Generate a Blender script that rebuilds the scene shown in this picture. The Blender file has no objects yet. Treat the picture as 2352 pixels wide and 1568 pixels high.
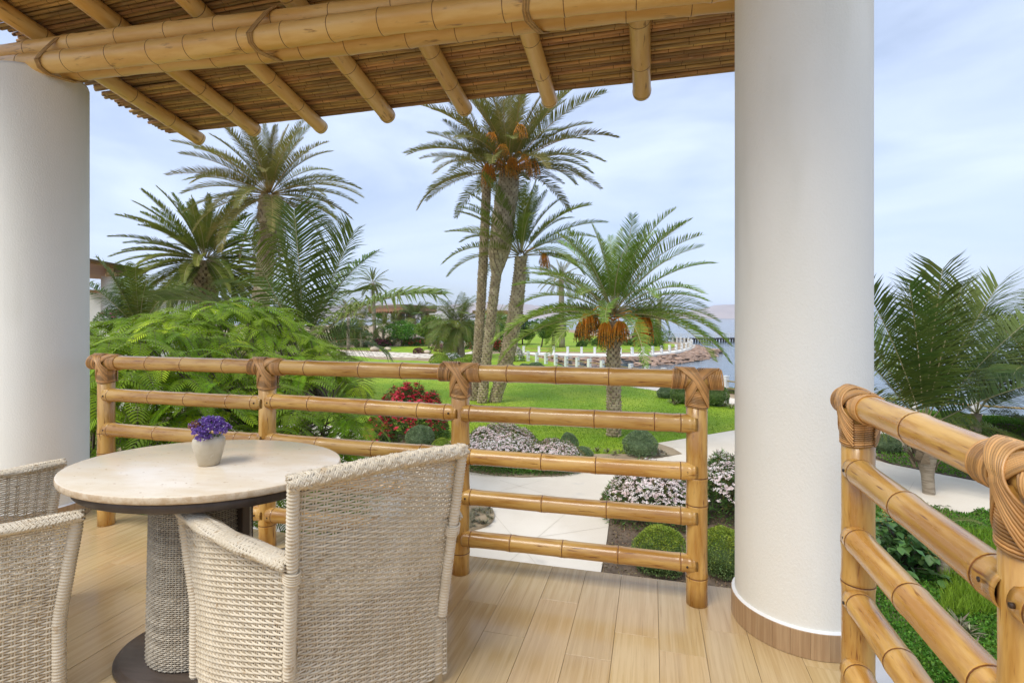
import bpy, math, random
import numpy as np
from mathutils import Matrix, Vector

# ------------------------------------------------------------------ camera, sky, sun, exposure
scene = bpy.context.scene
COL = scene.collection
rng = np.random.default_rng(7)
random.seed(7)
CAMZ = 4.0            # eye height over the garden
FZ = 2.65             # terrace floor height over the garden
F = 1200.0            # focal length in pixels of a 2352 px wide frame
YAW = math.radians(15)
cy_, sy_ = math.cos(YAW), math.sin(YAW)

cam = bpy.data.cameras.new('camera')
cam.sensor_width = 36.0
cam.lens = 36.0 * F / 2352
cam.shift_y = -54 / 2352
cam.clip_start = 0.05
cam.clip_end = 20000
camo = bpy.data.objects.new('camera', cam)
COL.objects.link(camo)
camo.location = (0, 0, CAMZ)
camo.rotation_euler = (math.radians(90), 0, YAW)
scene.camera = camo

SUN_EL, SUN_AZ = math.radians(56), math.radians(-150)      # azimuth from +Y towards +X
world = bpy.data.worlds.new('World')
scene.world = world
world.use_nodes = True
nt = world.node_tree
nt.nodes.clear()
_o = nt.nodes.new('ShaderNodeOutputWorld')
_b = nt.nodes.new('ShaderNodeBackground')
_sky = nt.nodes.new('ShaderNodeTexSky')
_sky.sky_type = 'NISHITA'
_sky.sun_disc = False
_sky.sun_elevation = SUN_EL
_sky.sun_rotation = SUN_AZ
_sky.air_density = 1.0
_sky.dust_density = 1.6
_sky.ozone_density = 2.0
_tc = nt.nodes.new('ShaderNodeTexCoord')
_mp = nt.nodes.new('ShaderNodeMapping')
_mp.inputs['Scale'].default_value = (1.2, 1.6, 4.6)
_mp.inputs['Rotation'].default_value = (0.12, 0.1, 0.5)
_n = nt.nodes.new('ShaderNodeTexNoise')
_n.inputs['Scale'].default_value = 1.7
_n.inputs['Detail'].default_value = 7
_n.inputs['Roughness'].default_value = 0.52
_n.inputs['Distortion'].default_value = 0.5
_r = nt.nodes.new('ShaderNodeMapRange')
_r.inputs['From Min'].default_value = 0.36
_r.inputs['From Max'].default_value = 0.66
_r.inputs['To Min'].default_value = 0.52
_r.inputs['To Max'].default_value = 0.95
_mx = nt.nodes.new('ShaderNodeMix')
_mx.data_type = 'RGBA'
_mx.inputs['B'].default_value = (5.9, 6.85, 8.9, 1)
nt.links.new(_tc.outputs['Generated'], _mp.inputs['Vector'])
nt.links.new(_mp.outputs['Vector'], _n.inputs['Vector'])
nt.links.new(_n.outputs['Fac'], _r.inputs['Value'])
nt.links.new(_r.outputs['Result'], _mx.inputs['Factor'])
nt.links.new(_sky.outputs['Color'], _mx.inputs['A'])
nt.links.new(_mx.outputs['Result'], _b.inputs['Color'])
nt.links.new(_b.outputs['Background'], _o.inputs['Surface'])
_b.inputs['Strength'].default_value = 0.09

sun = bpy.data.lights.new('sun', 'SUN')
sun.energy = 1.6
sun.angle = math.radians(30)
sun.color = (1.0, 0.95, 0.87)
suno = bpy.data.objects.new('sun', sun)
COL.objects.link(suno)
_d = Vector((math.sin(SUN_AZ) * math.cos(SUN_EL), math.cos(SUN_AZ) * math.cos(SUN_EL), math.sin(SUN_EL)))
suno.rotation_euler = (-_d).to_track_quat('-Z', 'Y').to_euler()
suno.location = (0, 0, 60)

scene.view_settings.view_transform = 'Standard'
scene.view_settings.look = 'None'
scene.view_settings.gamma = 1
scene.view_settings.use_curve_mapping = False
scene.view_settings.exposure = 0.72
scene.cycles.max_bounces = 9
scene.cycles.diffuse_bounces = 5
scene.cycles.glossy_bounces = 3
scene.cycles.transmission_bounces = 4
scene.cycles.transparent_max_bounces = 8
scene.cycles.caustics_reflective = False
scene.cycles.caustics_refractive = False
scene.cycles.use_denoising = True
scene.cycles.sample_clamp_indirect = 6

# ------------------------------------------------------------------ helpers
def cw(off, d, z=0.0):
    """camera-plan coordinates (metres right, metres ahead) -> world"""
    return Vector((off * cy_ - d * sy_, off * sy_ + d * cy_, z))

def P(u, v, z=0.0):
    """the point of the level plane z that the photograph shows at (u, v)"""
    d = F * (CAMZ - z) / (v - 730.0)
    return cw((u - 1176.0) / F * d, d, z)

def Pd(u, v, d):
    return cw((u - 1176.0) / F * d, d, CAMZ + (730.0 - v) / F * d)

def G(u, d, z=0.0):
    return cw((u - 1176.0) / F * d, d, z)

WM = {}

def M4(loc=(0, 0, 0), rz=0.0, sc=1.0):
    return Matrix.Translation(Vector(loc)) @ Matrix.Rotation(rz, 4, 'Z') @ Matrix.Diagonal((sc, sc, sc, 1))

def setw(o, m):
    o.matrix_basis = m
    WM[o] = m.copy()

def child(o, p):
    o.parent = p
    o.matrix_parent_inverse = WM[p].inverted()

def tag(o, label=None, cat=None, group=None, kind=None):
    if label: o['label'] = label
    if cat: o['category'] = cat
    if group: o['group'] = group
    if kind: o['kind'] = kind
    return o

def thing(name, label, cat, m=None, group=None):
    o = bpy.data.objects.new(name, None)
    o.empty_display_size = 0.2
    COL.objects.link(o)
    setw(o, m if m is not None else Matrix())
    return tag(o, label, cat, group)

def inst(name, me, m=None, parent=None, kind=None):
    o = bpy.data.objects.new(name, me)
    COL.objects.link(o)
    setw(o, m if m is not None else Matrix())
    if parent is not None: child(o, parent)
    if kind: o['kind'] = kind
    return o

def copy_tree(root, m, label=None):
    r = root.copy()
    COL.objects.link(r)
    r.matrix_basis = m
    WM[r] = m.copy()
    if label: r['label'] = label
    for ch in root.children:
        c = ch.copy()
        COL.objects.link(c)
        c.parent = r
        c.matrix_parent_inverse = ch.matrix_parent_inverse.copy()
        for g in ch.children:
            k = g.copy()
            COL.objects.link(k)
            k.parent = c
            k.matrix_parent_inverse = g.matrix_parent_inverse.copy()
    return r

class MB:
    def __init__(s):
        s.v, s.f, s.m, s.n = [], [], [], 0
    def add(s, v, f, mat=0):
        v = np.asarray(v, dtype=float).reshape(-1, 3)
        s.v.append(v)
        if isinstance(f, np.ndarray):
            s.f.extend((f + s.n).tolist())
        else:
            k = s.n
            s.f.extend([[i + k for i in q] for q in f])
        s.m.extend([mat] * len(f))
        s.n += len(v)
    def box(s, c, sz, mat=0, m=None):
        x, y, z = [q / 2 for q in sz]
        v = np.array([(-x, -y, -z), (x, -y, -z), (x, y, -z), (-x, y, -z), (-x, -y, z), (x, -y, z), (x, y, z), (-x, y, z)])
        if m is not None: v = v @ np.array(m.to_3x3()).T
        s.add(v + np.array(c), [(0, 3, 2, 1), (4, 5, 6, 7), (0, 1, 5, 4), (1, 2, 6, 5), (2, 3, 7, 6), (3, 0, 4, 7)], mat)
    def tube(s, pts, rad, k=8, mat=0, cap=True, ref=None):
        pts = np.asarray(pts, float)
        n = len(pts)
        rad = np.broadcast_to(np.asarray(rad, float), (n,))
        t = np.gradient(pts, axis=0)
        t /= np.linalg.norm(t, axis=1)[:, None] + 1e-12
        a = np.array(ref if ref is not None else ((0, 0, 1) if abs(t[0][2]) < 0.9 else (1, 0, 0)), float)
        A = np.zeros((n, 3))
        for i in range(n):
            a = a - t[i] * a.dot(t[i])
            a /= np.linalg.norm(a) + 1e-12
            A[i] = a
        B = np.cross(t, A)
        th = np.arange(k) * 2 * math.pi / k
        V = pts[:, None] + rad[:, None, None] * (np.cos(th)[None, :, None] * A[:, None] + np.sin(th)[None, :, None] * B[:, None])
        i = np.arange(n - 1)[:, None] * k
        j = np.arange(k)[None]
        j2 = (j + 1) % k
        Q = np.stack([i + j, i + j2, i + k + j2, i + k + j], -1).reshape(-1, 4)
        s.add(V.reshape(-1, 3), Q, mat)
        if cap:
            b = s.n - n * k
            s.f.append([b + q for q in range(k)][::-1])
            s.f.append([b + (n - 1) * k + q for q in range(k)])
            s.m += [mat, mat]
    def lathe(s, prof, k=24, mat=0, cx=0.0, cy=0.0, sx=1.0, sy=1.0, mats=None):
        th = np.arange(k) * 2 * math.pi / k
        n = len(prof)
        V = np.array([[(cx + sx * r * math.cos(a), cy + sy * r * math.sin(a), z) for a in th] for r, z in prof])
        b = s.n
        s.add(V.reshape(-1, 3), [])
        for i in range(n - 1):
            for j in range(k):
                s.f.append([b + i * k + j, b + i * k + (j + 1) % k, b + (i + 1) * k + (j + 1) % k, b + (i + 1) * k + j])
                s.m.append(mats[i] if mats else mat)
    def mesh(s, name, mats, smooth=True):
        me = bpy.data.meshes.new(name)
        V = np.concatenate(s.v) if s.v else np.zeros((0, 3))
        me.from_pydata(V.tolist(), [], s.f)
        for q in (mats if isinstance(mats, (list, tuple)) else [mats]):
            me.materials.append(q)
        if any(s.m): me.polygons.foreach_set('material_index', s.m)
        if smooth: me.polygons.foreach_set('use_smooth', [True] * len(me.polygons))
        me.update()
        return me

def axis_m(p0, p1, roll=0.0):
    p0, p1 = Vector(p0), Vector(p1)
    q = (p1 - p0).to_track_quat('Z', 'X')
    return Matrix.Translation(p0) @ q.to_matrix().to_4x4() @ Matrix.Rotation(roll, 4, 'Z')

# ------------------------------------------------------------------ materials
def rgb(r, g, b):
    f = lambda c: (c / 255 / 12.92) if c / 255 <= 0.04045 else ((c / 255 + 0.055) / 1.055) ** 2.4
    return (f(r), f(g), f(b))

def mat(name, c1, c2=None, scale=4.0, detail=4, stretch=(1, 1, 1), lo=0.35, hi=0.65, rough=0.5, rough2=None, bump=0.0,
        bscale=None, bstretch=None, rnd=0.0, island=0.0, hue=0.0, transl=0.0, coat=0.0, metal=0.0, spec=0.5, c3=None, s3=20.0,
        lo3=0.6, hi3=0.7, st3=None, rough_n=0.6, bdist=0.01):
    m = bpy.data.materials.new(name)
    m.use_nodes = True
    t = m.node_tree
    N, L = t.nodes, t.links
    N.clear()
    out = N.new('ShaderNodeOutputMaterial')
    bs = N.new('ShaderNodeBsdfPrincipled')
    tc = N.new('ShaderNodeTexCoord')
    def noise(sc, st, det, rn=0.6):
        mp = N.new('ShaderNodeMapping')
        mp.inputs['Scale'].default_value = st
        L.new(tc.outputs['Object'], mp.inputs['Vector'])
        n = N.new('ShaderNodeTexNoise')
        n.inputs['Scale'].default_value = sc
        n.inputs['Detail'].default_value = det
        n.inputs['Roughness'].default_value = rn
        # each object gets its own piece of the noise
        oi = N.new('ShaderNodeObjectInfo')
        ad = N.new('ShaderNodeVectorMath')
        ad.operation = 'MULTIPLY_ADD'
        L.new(oi.outputs['Random'], ad.inputs[0])
        ad.inputs[1].default_value = (37.0, 91.0, 53.0)
        L.new(mp.outputs['Vector'], ad.inputs[2])
        L.new(ad.outputs['Vector'], n.inputs['Vector'])
        return n
    def ramp(src, a, b):
        r = N.new('ShaderNodeMapRange')
        r.interpolation_type = 'SMOOTHSTEP'
        r.inputs['From Min'].default_value = a
        r.inputs['From Max'].default_value = b
        L.new(src, r.inputs['Value'])
        return r.outputs['Result']
    def mix(f, a, b):
        x = N.new('ShaderNodeMix')
        x.data_type = 'RGBA'
        L.new(f, x.inputs['Factor'])
        for s_, q in (('A', a), ('B', b)):
            if isinstance(q, tuple): x.inputs[s_].default_value = (*q, 1)
            else: L.new(q, x.inputs[s_])
        return x.outputs['Result']
    col = None
    if c2 is not None:
        n1 = noise(scale, stretch, detail, rough_n)
        f1 = ramp(n1.outputs['Fac'], lo, hi)
        col = mix(f1, c1, c2)
        if rough2 is not None:
            mr = N.new('ShaderNodeMapRange')
            mr.inputs['To Min'].default_value = rough
            mr.inputs['To Max'].default_value = rough2
            L.new(f1, mr.inputs['Value'])
            L.new(mr.outputs['Result'], bs.inputs['Roughness'])
    if c3 is not None:
        n3 = noise(s3, st3 or stretch, 3)
        col = mix(ramp(n3.outputs['Fac'], lo3, hi3), col if col is not None else c1, c3)
    if rnd or island or hue:
        hv = N.new('ShaderNodeHueSaturation')
        src = None
        if island:
            g = N.new('ShaderNodeNewGeometry')
            src = g.outputs['Random Per Island']
            amt = island
        else:
            oi = N.new('ShaderNodeObjectInfo')
            src = oi.outputs['Random']
            amt = rnd
        mr = N.new('ShaderNodeMapRange')
        mr.inputs['To Min'].default_value = 1 - amt
        mr.inputs['To Max'].default_value = 1 + amt
        L.new(src, mr.inputs['Value'])
        L.new(mr.outputs['Result'], hv.inputs['Value'])
        if hue:
            mu = N.new('ShaderNodeMath'); mu.operation = 'MULTIPLY'; mu.inputs[1].default_value = 7.31
            fr = N.new('ShaderNodeMath'); fr.operation = 'FRACT'
            L.new(src, mu.inputs[0]); L.new(mu.outputs[0], fr.inputs[0])
            m2 = N.new('ShaderNodeMapRange')
            m2.inputs['To Min'].default_value = 0.5 - hue
            m2.inputs['To Max'].default_value = 0.5 + hue
            L.new(fr.outputs[0], m2.inputs['Value'])
            L.new(m2.outputs['Result'], hv.inputs['Hue'])
        if col is None: hv.inputs['Color'].default_value = (*c1, 1)
        else: L.new(col, hv.inputs['Color'])
        col = hv.outputs['Color']
    if col is None: bs.inputs['Base Color'].default_value = (*c1, 1)
    else: L.new(col, bs.inputs['Base Color'])
    if rough2 is None: bs.inputs['Roughness'].default_value = rough
    bs.inputs['Metallic'].default_value = metal
    bs.inputs['Specular IOR Level'].default_value = spec
    if coat:
        bs.inputs['Coat Weight'].default_value = coat
        bs.inputs['Coat Roughness'].default_value = 0.13
    if bump:
        nb = noise(bscale or scale, bstretch or stretch, 4)
        bp = N.new('ShaderNodeBump')
        bp.inputs['Strength'].default_value = bump
        bp.inputs['Distance'].default_value = bdist
        L.new(nb.outputs['Fac'], bp.inputs['Height'])
        L.new(bp.outputs['Normal'], bs.inputs['Normal'])
    if transl:
        tr = N.new('ShaderNodeBsdfTranslucent')
        if col is None: tr.inputs['Color'].default_value = (*c1, 1)
        else: L.new(col, tr.inputs['Color'])
        mx = N.new('ShaderNodeMixShader')
        mx.inputs['Fac'].default_value = transl
        L.new(bs.outputs['BSDF'], mx.inputs[1])
        L.new(tr.outputs['BSDF'], mx.inputs[2])
        L.new(mx.outputs['Shader'], out.inputs['Surface'])
    else:
        L.new(bs.outputs['BSDF'], out.inputs['Surface'])
    return m

m_lac = mat('lacquered_bamboo', (.46, .225, .042), (.66, .395, .105), scale=3.4, stretch=(6, 6, .9), lo=.38, hi=.62, rough=.27, rough2=.36, rnd=.16, coat=.5,
            c3=(.20, .062, .010), s3=7, st3=(12, 12, 1.1), lo3=.60, hi3=.74, bump=.3, bscale=14, bstretch=(6, 6, .5), bdist=.004)
m_lac_node = mat('lacquered_bamboo_node', (.12, .042, .012), (.24, .09, .02), scale=30, rough=.4)
m_lac_end = mat('bamboo_end_grain', (.42, .22, .07), (.30, .13, .04), scale=60, rough=.6)
m_pole = mat('pale_bamboo', (.64, .38, .105), (.74, .50, .185), scale=3, stretch=(4, 4, .7), rough=.42, rnd=.12, coat=.12,
             c3=(.33, .18, .06), s3=5, st3=(6, 6, 1.2), lo3=.60, hi3=.74, bump=.12, bscale=12, bstretch=(6, 6, .5), bdist=.004)
m_pole_node = mat('pale_bamboo_node', (.17, .085, .03), (.32, .17, .06), scale=30, rough=.5)
m_pole_end = mat('pale_bamboo_end', (.58, .42, .22), (.45, .30, .14), scale=40, rough=.7)
m_cane = mat('weathered_cane', (.50, .30, .105), (.24, .14, .055), scale=2.6, stretch=(5, 5, .8), rough=.62, rnd=.42, hue=.012,
             c3=(.40, .27, .13), s3=9, st3=(4, 4, .6), lo3=.60, hi3=.72, bump=.4, bscale=16, bstretch=(5, 5, .6), bdist=.006)
m_cane_node = mat('cane_node', (.10, .05, .02), (.19, .10, .04), scale=30, rough=.7)
m_rattan = mat('rattan_binding', (.54, .30, .105), (.42, .215, .068), scale=12, rough=.4, island=.42, coat=.3)
m_lash = mat('cane_lashing', (.48, .31, .12), (.34, .20, .07), scale=20, rough=.55, island=.3)
m_peg = mat('dark_peg', (.022, .014, .010), (.05, .025, .012), scale=40, rough=.6)
m_plaster = mat('white_plaster', (.84, .83, .755), (.79, .78, .69), scale=1.1, stretch=(1, 1, .35), rough=.75, c3=(.72, .71, .62), s3=1.7, st3=(1.4, 1.4, .3), lo3=.56, hi3=.80, bump=.6, bscale=120,
                bstretch=(1, 1, .7), bdist=.003, spec=.3)
m_white = mat('white_paint', (.82, .82, .80), (.74, .74, .71), scale=3, rough=.6, rnd=.04)
m_floor = mat('wood_look_tile', (.53, .375, .175), (.61, .455, .24), scale=2.6, stretch=(22, .8, 1), rough=.15, rough2=.26, rnd=.05, hue=.003,
              c3=(.44, .30, .135), s3=4.5, st3=(38, .7, 1), lo3=.52, hi3=.80, bump=.08, bscale=8, bstretch=(30, 1, 1), bdist=.002)
m_joint = mat('worn_joint', (.58, .51, .40), (.50, .43, .33), scale=4, rough=.9)
m_prom = mat('pale_promenade', (.82, .79, .72), (.76, .72, .64), scale=.6, rough=.8)
m_litter = mat('leaf_litter', (.16, .10, .05), (.24, .17, .09), scale=9, rough=.9, island=.5, hue=.03)
m_grout = mat('tile_grout', (.34, .255, .15), (.40, .31, .20), scale=20, rough=.9)
m_ring = mat('wood_look_skirting', (.36, .225, .115), (.46, .31, .17), scale=3, stretch=(22, 22, 1.0), rough=.45, rnd=.09)
m_wicker = mat('whitewashed_wicker', (.71, .625, .475), (.64, .55, .40), scale=10, rough=.5, island=.09, c3=(.52, .40, .25), s3=30, lo3=.60, hi3=.72)
m_drum = mat('grey_woven_cord', (.49, .44, .345), (.37, .32, .24), scale=40, rough=.6, island=.22)
m_drum_in = mat('dark_weave_backing', (.075, .06, .05), (.10, .085, .07), scale=20, rough=.8)
m_bronze = mat('dark_bronze', (.062, .044, .032), (.085, .063, .047), scale=8, stretch=(1, 6, 1), rough=.38, spec=.5)
m_trav = mat('travertine', (.84, .75, .60), (.76, .64, .46), scale=4.5, stretch=(1, 2.2, 1), rough=.16, rough2=.26, detail=8,
             c3=(.46, .29, .14), s3=26, st3=(1, 2.6, 1), lo3=.655, hi3=.72)
m_trav_edge = mat('rough_travertine_edge', (.66, .54, .38), (.52, .38, .23), scale=40, rough=.7, bump=.7, bscale=90, bdist=.004)
m_vase = mat('stoneware', (.56, .50, .38), (.47, .40, .28), scale=9, rough=.38, c3=(.62, .58, .48), s3=30, lo3=.6, hi3=.75)
m_purple = mat('purple_bloom', (.15, .07, .34), (.28, .17, .50), scale=60, rough=.7, island=.35, hue=.02, transl=.15)
m_wbloom = mat('white_floret', (.75, .72, .74), rough=.7, transl=.2)
m_dryb = mat('dry_floret', (.40, .20, .07), (.20, .07, .05), scale=60, rough=.8, island=.3)
m_concrete = mat('cream_concrete', (.78, .695, .565), (.70, .61, .48), scale=.55, detail=8, rough=.8, c3=(.60, .535, .44), s3=1.6,
                 lo3=.60, hi3=.80, bump=.1, bscale=30, bdist=.004)
m_sand = mat('sandy_soil', (.42, .32, .20), (.30, .22, .13), scale=1.2, rough=.95, bump=.5, bscale=14, bdist=.03)
m_soil = mat('garden_soil', (.085, .058, .036), (.17, .12, .075), scale=2.5, rough=.95, bump=.6, bscale=16, bdist=.03)
m_lawn = mat('lawn_turf', (.19, .325, .014), (.34, .44, .032), scale=.33, detail=9, rough=.8, c3=(.145, .245, .012), s3=5.5, lo3=.50,
             hi3=.72, bump=.6, bscale=26, bdist=.03, spec=.2, st3=(1, 1, 1))
m_grass = mat('grass_blade', (.17, .31, .014), (.26, .39, .028), scale=.5, rough=.6, island=.35, transl=.3)
m_rock = mat('pink_granite_rock', (.40, .26, .175), (.29, .20, .15), scale=1.6, detail=7, rough=.85, rnd=.28, bump=.7, bscale=5, bdist=.05)
m_seawall = mat('seawall_concrete', (.60, .58, .52), (.50, .48, .42), scale=1.4, rough=.9)
m_pier = mat('dark_pier_timber', (.035, .028, .024), (.06, .05, .04), scale=2, rough=.8)
m_boulder = mat('pale_round_stone', (.62, .52, .38), (.52, .42, .29), scale=6, rough=.8, bump=.3, bscale=20)
m_hill = mat('desert_hill', (.50, .42, .38), (.42, .36, .34), scale=.004, detail=8, rough=1.0)
m_bark = mat('palm_fibre', (.34, .26, .165), (.22, .16, .10), scale=9, stretch=(1, 1, 2.4), rough=.9, bump=.7, bscale=18, bdist=.02, rnd=.1)
m_boot = mat('palm_leaf_bases', (.56, .46, .31), (.40, .31, .20), scale=3, rough=.85, island=.16)
m_ringtrunk = mat('ringed_palm_trunk', (.36, .30, .22), (.24, .19, .13), scale=4, stretch=(1, 1, 6), rough=.85, bump=.5, bscale=6,
                  bstretch=(1, 1, 5), bdist=.02)
m_branch = mat('tree_bark', (.115, .085, .06), (.18, .14, .10), scale=8, rough=.9, bump=.4)
m_date = mat('date_frond', (.15, .20, .03), (.23, .255, .05), scale=1.5, rough=.6, rnd=.22, hue=.02, transl=.25, spec=.2)
m_dateB = mat('greyish_date_frond', (.19, .195, .04), (.28, .25, .07), scale=1.5, rough=.6, rnd=.25, hue=.02, transl=.25, spec=.2)
m_dateG = mat('fresh_date_frond', (.155, .25, .034), (.225, .305, .05), scale=1.5, rough=.6, rnd=.2, hue=.015, transl=.25, spec=.22)
m_coco = mat('coconut_frond', (.10, .165, .028), (.165, .21, .042), scale=1.2, rough=.5, rnd=.25, hue=.02, transl=.22, spec=.3)
m_cocoY = mat('young_coconut_frond', (.13, .19, .026), (.18, .20, .03), scale=1.2, rough=.5, rnd=.2, transl=.28, spec=.3)
m_dry = mat('dry_frond', (.27, .19, .105), (.20, .135, .075), scale=1.2, rough=.7, rnd=.2, transl=.15)
m_rachis = mat('frond_midrib', (.36, .32, .15), (.44, .36, .19), scale=2, rough=.45)
m_rachisO = mat('orange_midrib', (.42, .25, .07), (.34, .27, .09), scale=2, rough=.45)
m_fruit = mat('orange_date_stalk', (.80, .27, .012), (.88, .38, .025), scale=3, rough=.5, island=.2)
m_dates = mat('unripe_dates', (.26, .20, .045), (.18, .11, .03), scale=3, rough=.45, island=.3)
m_feather = mat('feathery_leaf', (.22, .42, .016), (.36, .54, .022), scale=1.3, rough=.55, rnd=.32, hue=.02, transl=.35, spec=.25)
m_featherT = mat('bright_young_feathery_leaf', (.46, .64, .022), (.54, .66, .03), scale=1.3, rough=.55, rnd=.2, hue=.012, transl=.38, spec=.25)
m_featherD = mat('feathery_leaf_mass', (.05, .125, .016), (.09, .17, .02), scale=1.0, rough=.5, island=.35, hue=.02, transl=.3, spec=.4)
m_box = mat('boxwood_leaf', (.135, .21, .06), (.20, .28, .08), scale=3, rough=.55, spec=.28, island=.45, hue=.015, transl=.2)
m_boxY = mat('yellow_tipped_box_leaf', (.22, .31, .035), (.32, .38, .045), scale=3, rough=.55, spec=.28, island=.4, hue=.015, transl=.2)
m_boxS = mat('silvery_box_leaf', (.17, .245, .11), (.26, .34, .17), scale=3, rough=.55, spec=.28, island=.45, hue=.012, transl=.2)
m_ole = mat('oleander_leaf', (.10, .19, .042), (.14, .225, .052), scale=2, rough=.55, spec=.28, island=.38, hue=.02, transl=.22)
m_oleR = mat('bronze_oleander_leaf', (.15, .135, .04), (.20, .13, .05), scale=2, rough=.55, spec=.28, island=.35, hue=.03, transl=.2)
m_pink = mat('pale_pink_petal', (.88, .70, .66), (.90, .82, .77), scale=6, rough=.6, island=.14, transl=.25)
m_red = mat('red_petal', (.50, .012, .03), (.64, .03, .06), scale=6, rough=.55, island=.3, transl=.2)
m_fuch = mat('fuchsia_petal', (.52, .05, .19), (.60, .12, .28), scale=6, rough=.55, island=.25, transl=.2)
m_tree = mat('tree_leaf', (.075, .16, .026), (.12, .20, .034), scale=.7, rough=.55, spec=.28, island=.4, hue=.02, transl=.2)
m_treeB = mat('bright_tree_leaf', (.085, .23, .022), (.13, .27, .03), scale=.7, rough=.55, spec=.28, island=.4, hue=.02, transl=.25)
m_treeY = mat('plumeria_leaf', (.16, .25, .04), (.21, .30, .055), scale=.7, rough=.55, spec=.28, island=.4, hue=.02, transl=.25)
m_hedge = mat('hedge_leaf', (.10, .25, .022), (.16, .31, .03), scale=1.5, rough=.55, spec=.28, island=.4, hue=.015, transl=.22)
m_ground = mat('ground_cover_leaf', (.085, .22, .022), (.13, .28, .03), scale=1.3, rough=.55, spec=.28, island=.45, hue=.02, transl=.2)
m_broad = mat('broad_shrub_leaf', (.07, .17, .04), (.11, .22, .055), scale=2, rough=.35, rnd=.3, island=.35, hue=.02, transl=.2)
m_bud = mat('yellow_flower_bud', (.36, .27, .05), (.26, .21, .05), scale=8, rough=.6, island=.3)
m_brom = mat('bronze_rosette_leaf', (.24, .24, .11), (.17, .12, .08), scale=4, rough=.45, island=.35, hue=.03)
m_purpleleaf = mat('purple_shrub_leaf', (.12, .03, .04), (.19, .05, .05), scale=3, rough=.5, island=.4, transl=.15)
m_timber = mat('pavilion_timber', (.34, .17, .07), (.25, .12, .05), scale=.6, stretch=(6, 1, 1), rough=.6)
m_thatch = mat('cane_roof_edge', (.17, .12, .07), (.24, .17, .10), scale=3, rough=.9)
m_glass = mat('window_glass', (.30, .36, .40), rough=.05, spec=.9)
m_shutter = mat('brown_shutter', (.34, .12, .035), (.26, .09, .03), scale=2, stretch=(8, 1, 1), rough=.6)
m_bird = mat('dark_bird', (.03, .03, .035), rough=.8)

# sea
m_sea = bpy.data.materials.new('sea_water')
m_sea.use_nodes = True
_t = m_sea.node_tree
_p = _t.nodes['Principled BSDF']
_p.inputs['Base Color'].default_value = (.045, .085, .105, 1)
_p.inputs['Roughness'].default_value = .12
_p.inputs['IOR'].default_value = 1.33
_c = _t.nodes.new('ShaderNodeTexCoord')
_h = None
for _s, _st, _am in ((.55, (1, 1.6, 1), .06), (2.4, (1, 1.5, 1), .03)):
    _m = _t.nodes.new('ShaderNodeMapping'); _m.inputs['Scale'].default_value = _st
    _nn = _t.nodes.new('ShaderNodeTexNoise'); _nn.inputs['Scale'].default_value = _s; _nn.inputs['Detail'].default_value = 5
    _bb = _t.nodes.new('ShaderNodeBump'); _bb.inputs['Strength'].default_value = .8; _bb.inputs['Distance'].default_value = _am
    _t.links.new(_c.outputs['Object'], _m.inputs['Vector']); _t.links.new(_m.outputs['Vector'], _nn.inputs['Vector'])
    _t.links.new(_nn.outputs['Fac'], _bb.inputs['Height'])
    if _h is not None: _t.links.new(_h.outputs['Normal'], _bb.inputs['Normal'])
    _h = _bb
_t.links.new(_h.outputs['Normal'], _p.inputs['Normal'])
# ------------------------------------------------------------------ land, sea, hills
SEA = -0.7
NEAR_FENCE = [(1195, 49.6), (1213, 48), (1233, 46.2), (1254, 45), (1276.5, 43.8), (1300.7, 42.1), (1326.5, 40.7), (1353.5, 39.2),
              (1383, 37.8), (1415, 36.4), (1449, 35.1), (1486, 33.5), (1525, 32.1), (1567, 30.6), (1615, 29.2), (1667, 27.8), (1728, 26.3),
              (1800, 24.9), (1885, 23.6), (1985, 22.3), (2100, 21.1), (2240, 20.0), (2400, 19.0)]
FAR_FENCE = [(1202.8, 57.1), (1238, 56.7), (1271.8, 56.4), (1304, 55.8), (1335.8, 55.4), (1366, 55.2), (1396, 54.7), (1424.8, 54.4),
             (1452, 54.8), (1476.6, 55.6), (1499, 56.6), (1519.5, 57.9), (1538, 59.4), (1553, 61.2), (1566, 63.3), (1576, 66), (1584, 69.2),
             (1589, 73), (1587.5, 77), (1581, 80.5), (1572, 82.5), (1563.6, 84), (1555, 85), (1545.7, 86)]

def flat(name, pts, z, m, depth=0.0, kind='structure'):
    """one level sheet with a visible thickness at its rim"""
    b = MB()
    n = len(pts)
    top = [(p[0], p[1], z) for p in pts]
    area = sum(top[i][0] * top[(i + 1) % n][1] - top[(i + 1) % n][0] * top[i][1] for i in range(n))
    if area < 0: top = top[::-1]
    f = [list(range(n))]
    v = list(top)
    if depth:
        v += [(p[0], p[1], z - depth) for p in top]
        f += [[i + n, (i + 1) % n + n, (i + 1) % n, i] for i in range(n)]
    b.add(v, f)
    o = inst(name, b.mesh(name, m, smooth=False))
    return tag(o, kind=kind)

def smooth_poly(pts, it=2):
    for _ in range(it):
        q = []
        for i in range(len(pts)):
            a, b = Vector(pts[i]), Vector(pts[(i + 1) % len(pts)])
            q += [a * .75 + b * .25, a * .25 + b * .75]
        pts = q
    return pts

s = MB()
s.add([(-9000, -9000, SEA), (9000, -9000, SEA), (9000, 9000, SEA), (-9000, 9000, SEA)], [(0, 1, 2, 3)])
tag(inst('sea', s.mesh('sea', m_sea, smooth=False)), kind='structure')

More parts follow.
